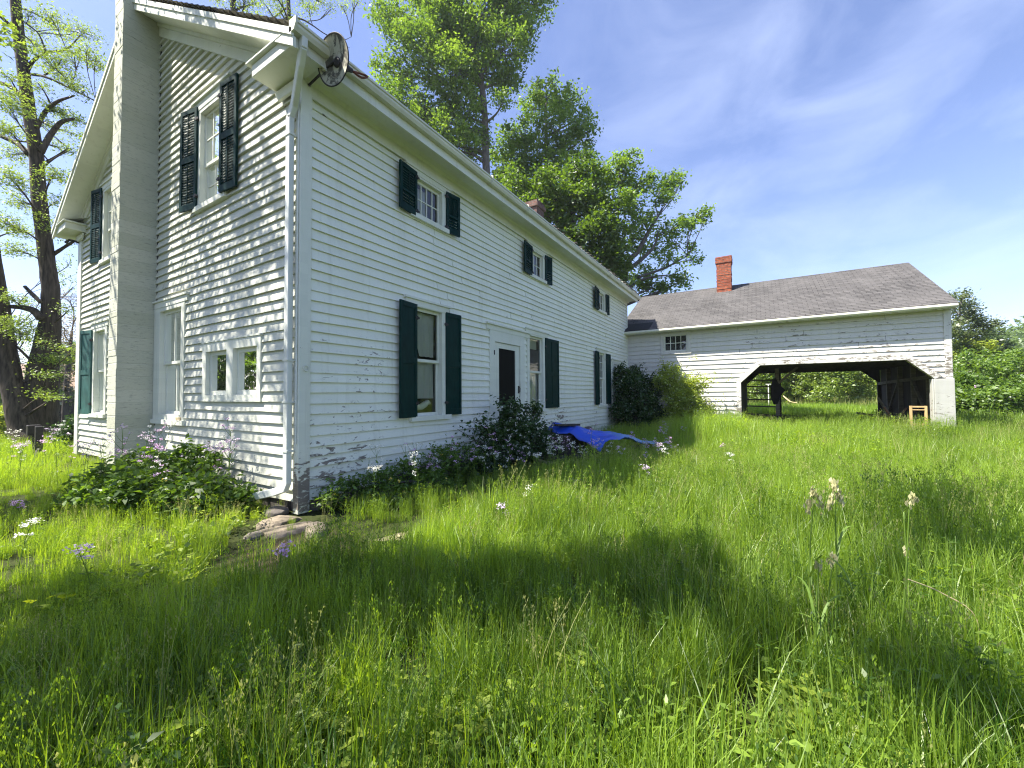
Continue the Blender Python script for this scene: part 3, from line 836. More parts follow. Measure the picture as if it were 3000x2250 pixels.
w = window(house, LW, 11.18, 11.80, 1.13, 3.03, 11.06, 11.92, (10.85, 12.1, 3.05, 3.19), (11.0, 12.0, 1.05, 1.13), (3, 3), (3, 3), rail=2.1,
           curtains=((11.2, 11.78, 1.2, 2.9, -0.14, 5, 0.02),))
shutter(house, LW, 11.10, 10.66, 1.14, 3.05, 'panel', 5)
shutter(house, LW, 11.90, 12.40, 1.14, 3.05, 'panel', 2, 0.04)
for a, b_, l, r in ((2.0, 2.66, 1.56, 3.13), (6.12, 6.76, 5.62, 7.22), (11.2, 11.86, 10.62, 12.28)):
    window(house, LW, a, b_, 4.62, 5.265, a - 0.13, b_ + 0.13, (a - 0.26, b_ + 0.26, 5.30, 5.424), (a - 0.16, b_ + 0.16, 4.54, 4.62), (4 if a < 5 else 3, 2), capout=0.078,
           curtains=((a + .03, a + (b_ - a) * 0.62, 4.65, 5.22, -0.15, 3, 0.02),))
    shutter(house, LW, a - 0.015, l, 4.56, 5.33, 'louver', 6)
    shutter(house, LW, b_ + 0.10, r - 0.03, 4.56, 5.33, 'louver', 8, 0.045)
# screen door
def door(u0, u1, z0, z1, cas, cap, screened=True):
    m = LW.mb()
    m.box(cas[0], u0, -0.06, 0.052, z0 - 0.05, cap[2]); m.box(u1, cas[1], -0.06, 0.052, z0 - 0.05, cap[2]); m.box(u0, u1, -0.06, 0.0515, z1, cap[2])
    fr = m.build('door_frame', 'trim', house)
    m = LW.mb(); m.box(cap[0], cap[1], -0.01, 0.10, cap[3] - 0.04, cap[3]); m.box(cap[0] + 0.03, cap[1] - 0.03, -0.01, 0.06, cap[2], cap[3] - 0.04)
    m.build('head_cap', 'trim', fr)
    m = LW.mb(); m.box(cas[0], cas[1], -0.05, 0.12, z0 - 0.11, z0 - 0.051); m.build('threshold', 'greywood', fr)
    m = LW.mb(); s = 0.19
    m.box(u0 + .01, u0 + s, -0.02, 0.02, z0, z1 - .01); m.box(u1 - s, u1 - .01, -0.02, 0.02, z0, z1 - .01)
    rails = [(z0, z0 + 0.18), (z0 + 0.52, z0 + 0.64), (z1 - 0.13, z1 - .01)] if screened else [(z0, z0 + 0.2), (z0 + 0.9, z0 + 1.05), (z1 - 0.13, z1 - .01)]
    for r0, r1 in rails: m.box(u0 + s, u1 - s, -0.0195, 0.0195, r0, r1)
    d = m.build('door', 'trim', house)
    m = LW.mb()
    for i in range(2):
        m.box(u0 + s, u1 - s, -0.004, 0.002, rails[i][1], rails[i + 1][0])
    m.build('screen_panel' if screened else 'door_panel', 'screen' if screened else 'trim', d)
    if screened:
        m = LW.mb(); m.box(u0 + 0.1, u1 - 0.1, -0.16, -0.12, z0, z0 + 0.75); m.box(u0 + .1, u0 + .22, -0.16, -0.12, z0 + .75, z1 - .1); m.box(u1 - .22, u1 - .1, -0.16, -0.12, z0 + .75, z1 - .1); m.box(u0 + .22, u1 - .22, -0.16, -0.12, z1 - .3, z1 - .1)
        m.box(u0 + .22, u1 - .22, -0.145, -0.14, z0 + .75, z1 - .3)
        m.build('inner_door', 'screen', house)
        m = LW.mb(); m.tube([m.p(u1 - 0.05, 0.02, z0 + 0.95), m.p(u1 - 0.05, 0.06, z0 + 0.96), m.p(u1 - 0.05, 0.065, z0 + 1.05), m.p(u1 - 0.05, 0.02, z0 + 1.07)], 0.010, 6)
        m.box(u1 - .08, u1 - .02, 0.02, 0.028, z0 + .92, z0 + 1.10); m.build('handle', 'blackmetal', d)
        m = LW.mb(); m.box(u0 - 0.055, u0 - 0.035, 0.052, 0.066, z1 - 0.30, z1 - 0.20); m.build('latch', 'blackmetal', fr)
door(4.40, 5.50, 0.62, 2.69, (4.20, 5.70), (4.05, 5.98, 2.93, 3.08))
door(12.85, 13.50, 0.62, 2.72, (12.72, 13.64), (12.62, 13.8, 2.78, 2.92), False)
m = LW.mb(); m.box(12.95, 13.40, -0.03, -0.022, 1.75, 2.55); m.build('door_glass', 'glass', house)

# windows of the gable wall
window(house, GW, 2.06, 2.86, 4.66, 6.24, 1.93, 2.99, (1.80, 3.14, 6.30, 6.47), (1.92, 3.02, 4.58, 4.66), (3, 2), (3, 2), rail=5.36, capout=0.095,
       curtains=((2.1, 2.5, 4.7, 5.35, -0.14, 3, 0.02),))
shutter(house, GW, 2.02, 1.58, 4.64, 6.36, 'louver', -5, 0.09)
shutter(house, GW, 2.93, 3.36, 4.64, 6.36, 'louver', 10, 0.05)
w = window(house, GW, 3.50, 4.42, 1.20, 3.08, 3.37, 4.69, (3.22, 4.692, 3.15, 3.29), (3.30, 4.692, 1.02, 1.10), (2, 1), (2, 1), rail=2.12,
           curtains=((3.55, 4.4, 1.25, 2.1, -0.14, 6, 0.02),), shade=2.62)
m = GW.mb(); m.tube([m.p(3.6, -0.12, 2.62), m.p(3.6, -0.12, 2.40)], 0.004, 5); m.tube([m.p(3.6 + .018 * math.cos(t), -0.12, 2.382 + .018 * math.sin(t)) for t in [k * .7 for k in range(10)]], 0.004, 5); m.build('shade_pull', 'whitecloth', w)
m = GW.mb(); m.box(3.42, 3.62, 0.0, 0.07, 1.101, 1.16); m.build('broken_sill_block', 'slab', w, bevel=0.01)
# pair of small square windows under one frame
m = GW.mb()
m.box(0.88, 0.98, -0.05, 0.052, 1.44, 2.36); m.box(2.54, 2.66, -0.05, 0.052, 1.44, 2.36); m.box(1.66, 1.86, -0.05, 0.052, 1.44, 2.36)
for a, b_ in ((0.98, 1.66), (1.86, 2.54)):
    m.box(a, b_, -0.05, 0.0515, 2.22, 2.36); m.box(a, b_, -0.05, 0.0515, 1.46, 1.53)
m.box(0.86, 2.68, -0.03, 0.064, 1.43, 1.459); m.box(0.86, 2.68, -0.03, 0.066, 2.361, 2.385)
wo = m.build('double_window', 'trim', house)
for a, b_ in ((0.98, 1.66), (1.86, 2.54)):
    m = GW.mb(); k = 0.06
    m.box(a + .002, a + k, -0.045, -0.008, 1.532, 2.218); m.box(b_ - k, b_ - .002, -0.045, -0.008, 1.532, 2.218)
    m.box(a + k, b_ - k, -0.044, -0.009, 1.532, 1.60); m.box(a + k, b_ - k, -0.044, -0.009, 2.16, 2.218)
    m.build('sash', 'trim', wo)
    m = GW.mb(); m.add([m.p(a + .03, -0.03, 1.56), m.p(b_ - .03, -0.03, 1.56), m.p(b_ - .03, -0.03, 2.19), m.p(a + .03, -0.03, 2.19)], [(0, 1, 2, 3)]); m.build('pane', 'glass', wo)
m = GW.mb(); curtain(m, 1.05, 1.2, 1.58, 2.15, -0.18, 2, 0.02); m.build('curtain', 'lace', wo, smooth=True)
m = GW.mb(); m.lathe([(0.0, 0), (0.035, 0.0), (0.04, 0.05), (0.032, 0.11), (0.014, 0.15), (0.013, 0.2), (0, 0.21)], 12, m.p(1.36, -0.12, 1.605)); m.build('sill_bottle', 'whitecloth', wo, smooth=True)
# windows left of the block chimney
window(house, GW, 7.55, 8.30, 1.15, 3.05, 7.42, 8.42, (7.30, 8.56, 3.12, 3.26), (7.4, 8.5, 1.05, 1.13), (2, 1), (2, 1), rail=2.12, curtains=((7.6, 8.28, 1.25, 2.95, -0.14, 5, 0.02),))
shutter(house, GW, 8.42, 8.86, 1.12, 3.10, 'panel', 12, 0.05, m='sunlitgreen', label='sunlit toned green shutter of the left ground floor window')
window(house, GW, 7.0, 7.8, 4.66, 6.24, 6.88, 7.92, (6.75, 8.05, 6.30, 6.44), (6.85, 7.95, 4.58, 4.66), (3, 2), (3, 2), rail=5.36, capout=0.085)
shutter(house, GW, 7.90, 8.32, 4.64, 6.36, 'louver', 10, 0.05)
# metal spotlight arm at the far gable corner
m = MB(); m.tube([(-0.06, HW - 0.05, 5.45), (-0.2, HW + 0.1, 5.5), (-0.26, HW + 0.16, 5.42)], 0.03, 8); m.build('eave_spotlight', 'blackmetal', house)

# round enamel reflector lamp on its arm below the eave
lamp = empty('yard_lamp', (0.05, -0.036, 5.58), 'round stained white enamel reflector lamp on an iron arm under the eave', 'lamp')
m = MB(); m.tube(smooth_path([(0.05, -0.04, 5.575), (0.04, -0.3, 5.60), (0.04, -0.62, 5.64)], 4), 0.016, 8)
m.lathe([(0.0, 0.0), (0.045, 0.0), (0.045, 0.012), (0.02, 0.02)], 12, (0.05, -0.036, 5.575), (0, -1, 0)); m.build('arm', 'blackmetal', lamp, smooth=True)
dax = Vector((-0.96, -0.02, -0.20)).normalized()
dc = Vector((0.045, -0.64, 5.62))
m = MB(); m.lathe([(0.0495, 0.0000), (0.0540, -0.0090), (0.1080, -0.0054), (0.1800, 0.0108), (0.2430, 0.0315), (0.2745, 0.0540), (0.2790, 0.0576), (0.2745, 0.0468), (0.2430, 0.0225), (0.1800, 0.0018), (0.1080, -0.0162), (0.0495, -0.0225)], 40, dc, dax); dsh = m.build('reflector_disc', 'dish', lamp, smooth=True)
m = MB(); m.lathe([(0.2700, 0.0540), (0.2808, 0.0630), (0.2880, 0.0558), (0.2808, 0.0450), (0.2700, 0.0486)], 40, dc, dax); m.build('rim', 'blackmetal', dsh, smooth=True)
m = MB(); m.lathe([(0.0000, 0.0108), (0.0360, 0.0108), (0.0585, 0.0036), (0.0630, -0.0270), (0.0540, -0.1260), (0.0315, -0.1800), (0.0270, -0.2250), (0.0000, -0.2340)], 20, dc, dax); m.build('lamp_socket', 'blackmetal', lamp, smooth=True)
m = MB(); e = dc - dax * 0.24; m.tube(smooth_path([e, e + Vector((0.10, -0.02, 0.03)), e + Vector((0.19, -0.05, 0.04)), e + Vector((0.11, -0.03, -0.02)), e], 3), 0.014, 6); m.build('hanger_loop', 'rust', lamp, smooth=True)

# ------------------------------------------------------------------ the drive-through barn joined to the far end of the house
BX0, BX1, BXR = 15.02, 23.6, 19.3
BYR, BYL = -10.15, 0.35
barn = empty('carriage_barn', (15.02, -5, 0), 'low white clapboard barn with a wide drive through opening and brown shingle roof', 'barn')
BWl = Wall((BX0, 0, 0), (0, -1, 0), (-1, 0, 0))          # along = -y
def b_open(z):
    if z > 2.66: return []
    c = min(1.0, max(0.0, z - 2.03) / 0.64)
    return [(4.36 + 0.65 * c, 9.79 - 0.65 * c)]
siding('front_wall', 'barnside', barn, (BX0, 0, 0), (0, -1, 0), (-1, 0, 0), lambda z: (-0.2, 10.0 if z > 1.93 else 9.75), 0.15, 4.2, 0.178, [b_open, (1.58, 2.49, 3.30, 3.98)], 0.034, 0.006)
m = BWl.mb()
def ring(mm, dep, wid, y0, y1, out=0.045, x_in=-0.12):
    """trim round a chamfered opening"""
    pts = [(y0, 0.0), (y0, 1.93), (y0 + 0.65, 2.57), (y1 - 0.65, 2.57), (y1, 1.93), (y1, 0.0)]
    return pts
pts = [(4.39, 0.05), (4.39, 1.93), (5.04, 2.57), (9.11, 2.57), (9.76, 1.93), (9.76, 0.05)]
outp = [(4.24, 0.05), (4.24, 2.01), (4.97, 2.74), (9.18, 2.74), (9.92, 2.01), (9.90, 0.05)]
for i in range(5):
    if i == 4: continue
    q = [pts[i], pts[i + 1], outp[i + 1], outp[i]]
    m.prism(q, -0.14, 0.062 + 0.001 * i)
m.build('opening_trim', 'barnside', barn)
m = BWl.mb(); m.box(9.74, 10.20, -0.42, 0.062, -0.05, 1.93); m.box(9.70, 9.74, -0.2, 0.04, -0.05, 1.93)
MT['pier'] = paint('worn_pier_paint', base=(0.44, 0.44, 0.41), amount=0.04, zones=((15, -10, 0.9, 1.1, 0.10),), dirt=0.9)
m.build('pier', 'pier', barn, bevel=0.01)
m = BWl.mb(); m.box(10.0, 10.16, -0.1, 0.056, 1.935, 4.12); m.box(10.12, 10.17, -0.02, 0.05, 1.93, 4.1); m.build('corner_board', 'barnside', barn)
# side, back and inner walls, loft floor (dark old boards)
m = MB()
def boards_y(mm, y, x0, x1, z0, ztop, t=0.02):
    x = x0
    while x < x1 - 0.05:
        wd = rnd.uniform(0.18, 0.28); e = min(x + wd, x1)
        mm.box(x, e - 0.008, y - t / 2 + rnd.uniform(-.004, .004), y + t / 2, z0, ztop((x + e) / 2)); x = e
rz = lambda x: 4.15 + 0.54 * (min(x, 2 * BXR - x) - 14.9)
boards_y(m, BYR + 0.03, BX0 + 0.4, BX1, -0.05, rz)
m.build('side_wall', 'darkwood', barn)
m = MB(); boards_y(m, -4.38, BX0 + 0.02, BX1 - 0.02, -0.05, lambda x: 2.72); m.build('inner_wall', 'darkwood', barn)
m = MB()
for i in range(20): m.box(BX0 + 0.1 + i * 0.42, BX0 + 0.1 + i * 0.42 + 0.41, BYR + 0.1, -4.36, 2.74, 2.78)
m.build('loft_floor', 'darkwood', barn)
m = MB()
for i in range(11): m.box(BX0 + 0.25 + i * 0.8, BX0 + 0.33 + i * 0.8, BYR + 0.08, -4.4, 2.60, 2.738)
m.build('joist', 'darkwood', barn)
m = MB((BX1, 0, 0), (0, -1, 0), (1, 0, 0))
m.box(-0.3, 4.36, 0, 0.03, -0.1, 4.2); m.box(4.36, 10.1, 0, 0.03, 2.64, 4.2)
m.prism([(9.35, 2.639), (10.1, 2.639), (10.1, 1.95)], 0.001, 0.029)
m.prism([(4.361, 2.639), (5.0, 2.639), (4.361, 1.98)], 0.001, 0.029)
m.box(9.98, 10.12, -0.1, 0.03, -0.1, 2.0)
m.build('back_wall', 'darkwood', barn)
for (x, y, s) in ((18.2, -5.66, 0.15),):
    m = MB(); m.box(x - s / 2, x + s / 2, y - s / 2, y + s / 2, -0.05, 2.6); m.bar((x, y, 1.9), (x + 0.02, y - 0.75, 2.62), 0.09, 0.09); m.build('post', 'greywood', barn)
for x in (16.6, 18.3, 20.0, 21.8):
    m = MB(); m.box(x - .07, x + .07, BYR + 0.04, BYR + 0.18, -.05, 2.6); m.build('stud', 'greywood', barn)
m = MB(); m.bar((BX0 + .3, BYR + .12, 2.05), (BX1 - .2, BYR + .12, 1.95), 0.1, 0.12); m.bar((16.6, BYR + .15, .6), (18.3, BYR + .15, 2.0), 0.08, 0.08); m.bar((20, BYR + .15, 2.0), (21.8, BYR + .15, .6), 0.08, 0.08); m.build('brace', 'greywood', barn)
for z in (0.78, 1.16, 1.52, 1.88, 2.24):
    m = MB(); m.bar((BX1 - 0.05, -4.36, z + 0.02), (BX1 - 0.05, -5.95, z - 0.02), 0.035, 0.07); m.build('rail', 'greywood', barn)
m = MB(); m.box(BX1 - .1, BX1 + .02, -6.0, -5.86, 0, 2.62); m.build('post', 'darkwood', barn)
# roof in courses, tar patch, eave trough, verge
m = MB()
n = 34
def rp(t, side): x = 14.60 + (BXR - 14.60) * t; return (x if side == 0 else 2 * BXR - x), 4.24 + (6.78 - 4.24) * t
for side in (0, 1):
    for i in range(n):
        xa, za = rp(i / n, side); xb, zb = rp((i + 1.15) / n if i < n - 1 else 1, side); j = rnd.uniform(-.004, .004)
        m.add([(xa, BYL, za + 0.012 + j), (xa, BYR - 0.10 , za + 0.012 + j), (xb, BYR - 0.10 , zb), (xb, BYL, zb), (xa, BYL, za - 0.01), (xa, BYR - .10, za - 0.01)], [(0, 1, 2, 3), (0, 4, 5, 1)])
m.prism([(14.62, 4.12), (BXR, 6.66), (2 * BXR - 14.62, 4.12), (2 * BXR - 14.62, 4.225), (BXR, 6.765), (14.62, 4.225)], BYR - 0.09, BYR - 0.05)
m.prism([(14.62, 4.205), (BXR, 6.745), (BXR, 6.755), (14.62, 4.215)], BYR - .04, BYL)
bro = m.build('roof', 'barnroof', barn, uvf=lambda v: (v[1], (v[0] - 14.6) * 1.137))
m = MB(); xa, za = rp(0.0, 0); xb, zb = rp(0.155, 0)
m.add([(xa - .02, BYL - .3, za + .03), (xa - .02, -1.02, za + .03), (xb, -1.08, zb + .03), (xb, BYL - .3, zb + .03), (xb, -1.08, zb), (xa - .02, -1.02, za - .02), (xa - .02, BYL - .3, za - .02)], [(0, 1, 2, 3), (1, 5, 4, 2), (0, 6, 5, 1)])
m.build('tar_patch', 'tar', bro)
m = MB((0, 0, 0), (1, 0, 0), (0, 1, 0)); m.prism([(14.62, 4.22), (14.52, 4.215), (14.50, 4.15), (14.54, 4.10), (14.62, 4.10)], BYR - 0.06, 0.0); m.build('gutter', 'gutter', barn, bevel=0.008)
m = MB((0, 0, 0), (1, 0, 0), (0, 1, 0)); m.prism([(14.63, 4.08), (15.02, 4.12), (15.02, 4.16), (14.63, 4.20)], BYR - 0.04, 0.0); m.build('soffit', 'barnside', barn)
# chimney
m = MB()
cx, cy = 18.75, -3.66
for k in range(28):
    z = 6.0 + k * 0.074
    if z > 7.95: break
    j = [rnd.uniform(-.008, .008) for _ in range(4)]; o = 0.035 if k > 22 else 0.0
    m.box(cx - 0.31 - o + j[0], cx + 0.31 + o + j[1], cy - 0.31 - o + j[2], cy + 0.31 + o + j[3], z, z + 0.0735)
m.box(cx - 0.28, cx + 0.1, cy - 0.3, cy + 0.3, 7.93, 8.02); m.box(cx + 0.1, cx + 0.3, cy - 0.3, cy - 0.1, 7.93, 8.04)
m.build('brick_chimney', 'brick', barn, bevel=0.006)
# eight pane window
m = BWl.mb(); a, b_, z0, z1 = 1.58, 2.49, 3.30, 3.98
m.box(a - .13, a, -.05, .056, z0 - .10, z1 + .12); m.box(b_, b_ + .13, -.05, .056, z0 - .10, z1 + .12); m.box(a, b_, -.05, .0555, z1, z1 + .12); m.box(a, b_, -.05, .0555, z0 - .10, z0)
m.box(a - .15, b_ + .15, -.02, .075, z0 - .13, z0 - .1005)
wo = m.build('window', 'barnside', barn)
m = BWl.mb(); k = .045
m.box(a, a + k, -.04, -.005, z0, z1); m.box(b_ - k, b_, -.04, -.005, z0, z1); m.box(a + k, b_ - k, -.04, -.006, z0, z0 + k); m.box(a + k, b_ - k, -.04, -.006, z1 - k, z1)
for i in range(1, 4): u = a + k + (b_ - a - 2 * k) * i / 4; m.box(u - .012, u + .012, -.035, -.009, z0 + k, z1 - k)
m.box(a + k, b_ - k, -.034, -.010, 3.628, 3.652)
m.build('sash', 'trim', wo)
m = BWl.mb(); m.add([m.p(a + .02, -.028, z0 + .02), m.p(b_ - .02, -.028, z0 + .02), m.p(b_ - .02, -.028, z1 - .02), m.p(a + .02, -.028, z1 - .02)], [(0, 1, 2, 3)]); m.build('pane', 'glass', wo)
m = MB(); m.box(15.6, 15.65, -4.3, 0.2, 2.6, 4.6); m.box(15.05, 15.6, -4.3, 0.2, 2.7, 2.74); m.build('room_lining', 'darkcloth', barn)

# ------------------------------------------------------------------ things standing about in the barn
ea = empty('wooden_stand', (15.4, -9.45, 0), 'pale pine frame stand with an open square top by the barn pier', 'stand')
for y in (-9.27, -9.63):
    m = MB(); m.box(15.36, 15.42, y - .03, y + .03, 0, 1.06); m.build('leg', 'pinewood', ea)
for (z, h) in ((1.03, .05), (0.93, .03), (0.44, .07)):
    m = MB(); m.box(15.365, 15.415, -9.6, -9.3, z - h / 2, z + h / 2); m.build('crossbar', 'pinewood', ea)
m = MB(); m.bar((15.41, -9.3, .46), (15.9, -9.3, .02), .04, .05); m.bar((15.41, -9.6, .46), (15.9, -9.6, .02), .04, .05); m.build('back_strut', 'pinewood', ea)
for i, (p0, p1, w_, h_, mt, lb) in enumerate((((17.6, -9.5, 0.05), (18.3, -9.02, 1.25), .05, .30, 'greywood', 'wide grey plank leaning behind the pine stand'),
        ((16.6, -9.3, 0.1), (16.9, -8.9, .95), .04, .16, 'redwood', 'reddish board leaning left behind the pine stand'),
        ((16.5, -8.95, 0.1), (16.7, -9.45, .95), .04, .14, 'redwood', 'reddish board crossing leftward lean in barn shade'),
        ((15.15, -9.62, 0.02), (15.22, -9.78, .62), .04, .10, 'redwood', 'short brown board propped against the barn pier'))):
    m = MB(); m.bar(p0, p1, w_, h_, up=(1, 0, 0)); tag(m.build('leaning_board', mt), lb, 'board')
sl = empty('farm_sled', (20.2, -9.2, 0), 'black iron farm implement with a long pole and slatted crate', 'farm tool')
m = MB(); m.bar((20, -8.6, .62), (20.3, -9.9, .42), .09, .09); m.build('pole', 'blackmetal', sl)
m = MB()
for k in range(6): m.box(19.98, 20.0, -9.22 - k * .045, -9.205 - k * .045, .45, .78)
for z in (.46, .56, .66, .76): m.box(20.001, 20.02, -9.46, -9.2, z, z + .02)
m.box(20.05, 20.6, -9.9, -9.25, .28, .46); m.build('crate', 'blackmetal', sl)
for x in (20.1, 20.7):
    m = MB(); m.tube(smooth_path([(x, -8.7, .5), (x, -9.0, .12), (x, -9.6, .06), (x, -10.0, .08)], 4), .03, 6); m.tube([(x, -9.5, .06), (x, -9.5, .3)], .025, 6); m.build('runner', 'blackmetal', sl)
m = MB()
m.prism([(-5.45, 1.38), (-5.42, 1.75), (-5.52, 2.1), (-5.60, 2.2), (-5.7, 2.0), (-5.95, 1.63), (-5.78, 1.35), (-5.66, 1.05), (-5.5, 1.0)], 0, 0.06)
m2 = MB((18.09, 0, 0), (0, 1, 0), (-1, 0, 0))
m2.prism([(-5.42, 1.30), (-5.40, 1.75), (-5.50, 2.1), (-5.60, 2.2), (-5.7, 1.95), (-5.95, 1.63), (-5.78, 1.38), (-5.66, 1.05), (-5.52, 1.0)], 0, 0.07)
tag(m2.build('hanging_jacket', 'darkcloth', bevel=0.02), 'dark cloth jacket hanging on the post inside the barn', 'jacket')
for i, (x, y, l, a, lb) in enumerate(((18.6, -5.9, 1.0, 80, 'dark board lying low right of the barn post'), (18.9, -6.1, .8, 100, 'dark plank end lying on the heap by barn post'), (17.6, -5.1, 1.1, 70, 'dark plank on the junk heap under the rails'), (18.0, -4.8, .9, 110, 'dark broken plank against the inner barn wall'))):
    m = MB(); c, s = math.cos(R(a)) * l / 2, math.sin(R(a)) * l / 2
    m.bar((x - c, y - s, .42 + .05 * i), (x + c, y + s, .5 + .04 * i), .22, .05); tag(m.build('junk_plank', 'darkwood'), lb, 'plank', 'planks heaped in the barn')
hp = MB()
for k in range(14):
    x, y = 17.2 + rnd.random() * 2, -4.6 - rnd.random() * 1.3
    a = rnd.uniform(0, 3.1); l = rnd.uniform(.3, .7); z = rnd.uniform(.08, .38)
    hp.bar((x, y, z), (x + l * math.cos(a), y + l * math.sin(a) * .5, z + rnd.uniform(-.1, .25)), rnd.uniform(.05, .15), rnd.uniform(.03, .1))
tag(hp.build('scrap_heap', 'darkwood'), 'dark heap of broken boards beside the barn rails', 'scrap heap', kind='stuff')

# ------------------------------------------------------------------ wood pile under the blue tarp
def tarp():
    nx, ny = 46, 26
    vs = []
    for i in range(nx + 1):
        for j in range(ny + 1):
            s, t = i / nx, j / ny
            x = 5.35 + 3.3 * s + 0.25 * t
            y = -0.75 - 1.15 * s - t * (1.25 - 0.45 * s)
            top = 0.80 - 0.62 * s ** 1.25
            z = top - 0.50 * max(0, t - 0.45) ** 1.2 * (1 - s) - 0.10 * t
            if s < 0.06: z -= (0.06 - s) * 3.0
            z += 0.03 * math.sin(9 * s + 5 * t) + 0.022 * math.sin(17 * t - 8 * s) + 0.04 * abs(math.sin(11 * s + 4 * t + 1.5 * math.sin(6 * t))) + 0.03 * abs(math.sin(15 * t - 9 * s + math.sin(14 * s))) - .03 + rnd.uniform(-.012, .012)
            vs.append((x, y, max(z, 0.05 + .03 * math.sin(12 * s + 7 * t) + .02 * t)))
    f = [(i * (ny + 1) + j, (i + 1) * (ny + 1) + j, (i + 1) * (ny + 1) + j + 1, i * (ny + 1) + j + 1) for i in range(nx) for j in range(ny)]
    me = MB(); me.add(vs, f)
    o = me.build('tarpaulin', 'tarp', smooth=True)
    so = o.modifiers.new('thick', 'SOLIDIFY'); so.thickness = 0.006
    tag(o, 'crumpled faded blue tarpaulin spread over a low pile by the wall', 'tarpaulin')
tarp()
def log(x, y, z, a, l, r, lb, m_='darkwood'):
    m = MB(); c, s = math.cos(R(a)) * l / 2, math.sin(R(a)) * l / 2
    m.tube([(x - c, y - s, z), (x - c * .3, y - s * .3, z + .01), (x + c, y + s, z)], [r, r * 1.08, r * .95], 9, lump=0.08)
    return tag(m.build('firewood_log', m_), lb, 'log', 'firewood beside the blue tarp')
for i, (x, y, z, a, l, r) in enumerate(((5.15, -0.75, .12, 95, .6, .10), (5.0, -1.0, .10, 70, .55, .09), (5.25, -0.55, .30, 100, .6, .09), (5.05, -1.35, .09, 20, .5, .08), (5.35, -1.55, .10, 40, .55, .09), (5.6, -1.7, .11, 10, .5, .10))):
    log(x, y, z, a, l, r, ('dark split log low in the pile left of the tarp', 'dark log lying at the outer edge left of the tarp', 'dark log resting on top against the tarp end', 'short dark log in the grass before the tarp', 'dark log half hidden under the tarp corner', 'dark log showing below the front of the tarp')[i])
m = MB(); m.box(5.3, 6.5, -1.35, -0.25, 0.0, 0.58)
tag(m.build('wooden_box', 'darkwood', bevel=.015), 'old dark wooden box under the blue tarpaulin', 'box')
for i, (p0, p1, lb) in enumerate((((5.30, -1.05, .815), (6.0, -1.3, .79), 'dark board weighing down the front of the tarp'), ((5.15, -0.42, .60), (6.7, -0.38, .60), 'long weathered board behind the tarp along the wall'))):
    m = MB(); m.bar(p0, p1, .2, .04); tag(m.build('loose_board', 'greywood' if i else 'darkwood'), lb, 'board')
def stone(x, y, z, sx, sy, sz, lb, m_='stone', rz=0.0, group=None, seed=0):
    bm = bmesh.new(); bmesh.ops.create_icosphere(bm, subdivisions=2, radius=1)
    r2 = random.Random(seed * 7 + 3)
    ph = [r2.uniform(0, 6) for _ in range(6)]
    for v in bm.verts:
        c = v.co
        k = 1 + r2.uniform(-.07, .07) + .13 * math.sin(2.3 * c.x + ph[0]) + .10 * math.sin(3.1 * c.y + ph[1]) + .08 * math.sin(4.3 * c.z + 2 * c.x + ph[2]) + .05 * math.sin(9 * c.x + 7 * c.y + ph[3])
        q = Vector((math.copysign(abs(c.x) ** .7, c.x) * sx, math.copysign(abs(c.y) ** .7, c.y) * sy, math.copysign(abs(c.z) ** .55, c.z) * sz)) * k
        v.co = Matrix.Rotation(rz, 3, 'Z') @ q
    me = bpy.data.meshes.new('stone'); bm.to_mesh(me); bm.free(); me.materials.append(MT[m_])
    o = bpy.data.objects.new('stone', me); COL.objects.link(o); o.location = (x, y, z - .055)
    bv = o.modifiers.new('bevel', 'BEVEL'); bv.width = .008; bv.segments = 1
    return tag(o, lb, 'stone', group)
stone(6.75, -1.28, .655, .20, .12, .09, 'dark rock holding down the blue tarpaulin', 'darkstone', .4, seed=1)
G = 'stones at the house corner'
stone(-.30, -.12, .05, .26, .15, .07, 'flat pale stone under the corner downspout', 'stone', .3, G, 2)
stone(-.36, -.48, .04, .30, .18, .06, 'broad flat stone before the house corner', 'stone', -.2, G, 3)
stone(-.32, -.86, .06, .17, .12, .09, 'rounded orange stone furthest out from the house corner', 'stone', .9, G, 4)
stone(-.62, -.28, .02, .16, .12, .06, 'small stone beside the downspout end', 'darkstone', .2, G, 5)
stone(-.12, .35, .03, .22, .12, .10, 'dark stone beneath the gable wall by the corner', 'darkstone', 1.5, G, 6)
stone(.02, -1.70, .015, .33, .17, .045, 'flat sandy paving stone sunk in the grass', 'slab', -.4, G, 7)
stone(.55, -1.55, .01, .25, .15, .04, 'second sandy paving stone nearer the wall flowers', 'slab', .1, G, 8)
m = MB(); m.box(-.62, .55, -.5, -.02, 0, .08)
# pale step slab before the wood pile
m = MB(); m.add([(5.3, -.35, .10), (5.75, -.5, .12), (5.1, -1.5, .07), (4.5, -1.3, .06), (5.3, -.35, .03), (5.75, -.5, .03), (5.1, -1.5, .0), (4.5, -1.3, .0)], [(0, 1, 2, 3), (4, 7, 6, 5), (0, 4, 5, 1), (1, 5, 6, 2), (2, 6, 7, 3), (3, 7, 4, 0)])
tag(m.build('stepping_slab', 'slab', bevel=.01), 'pale yellowish slab lying in grass before the wood pile', 'slab')
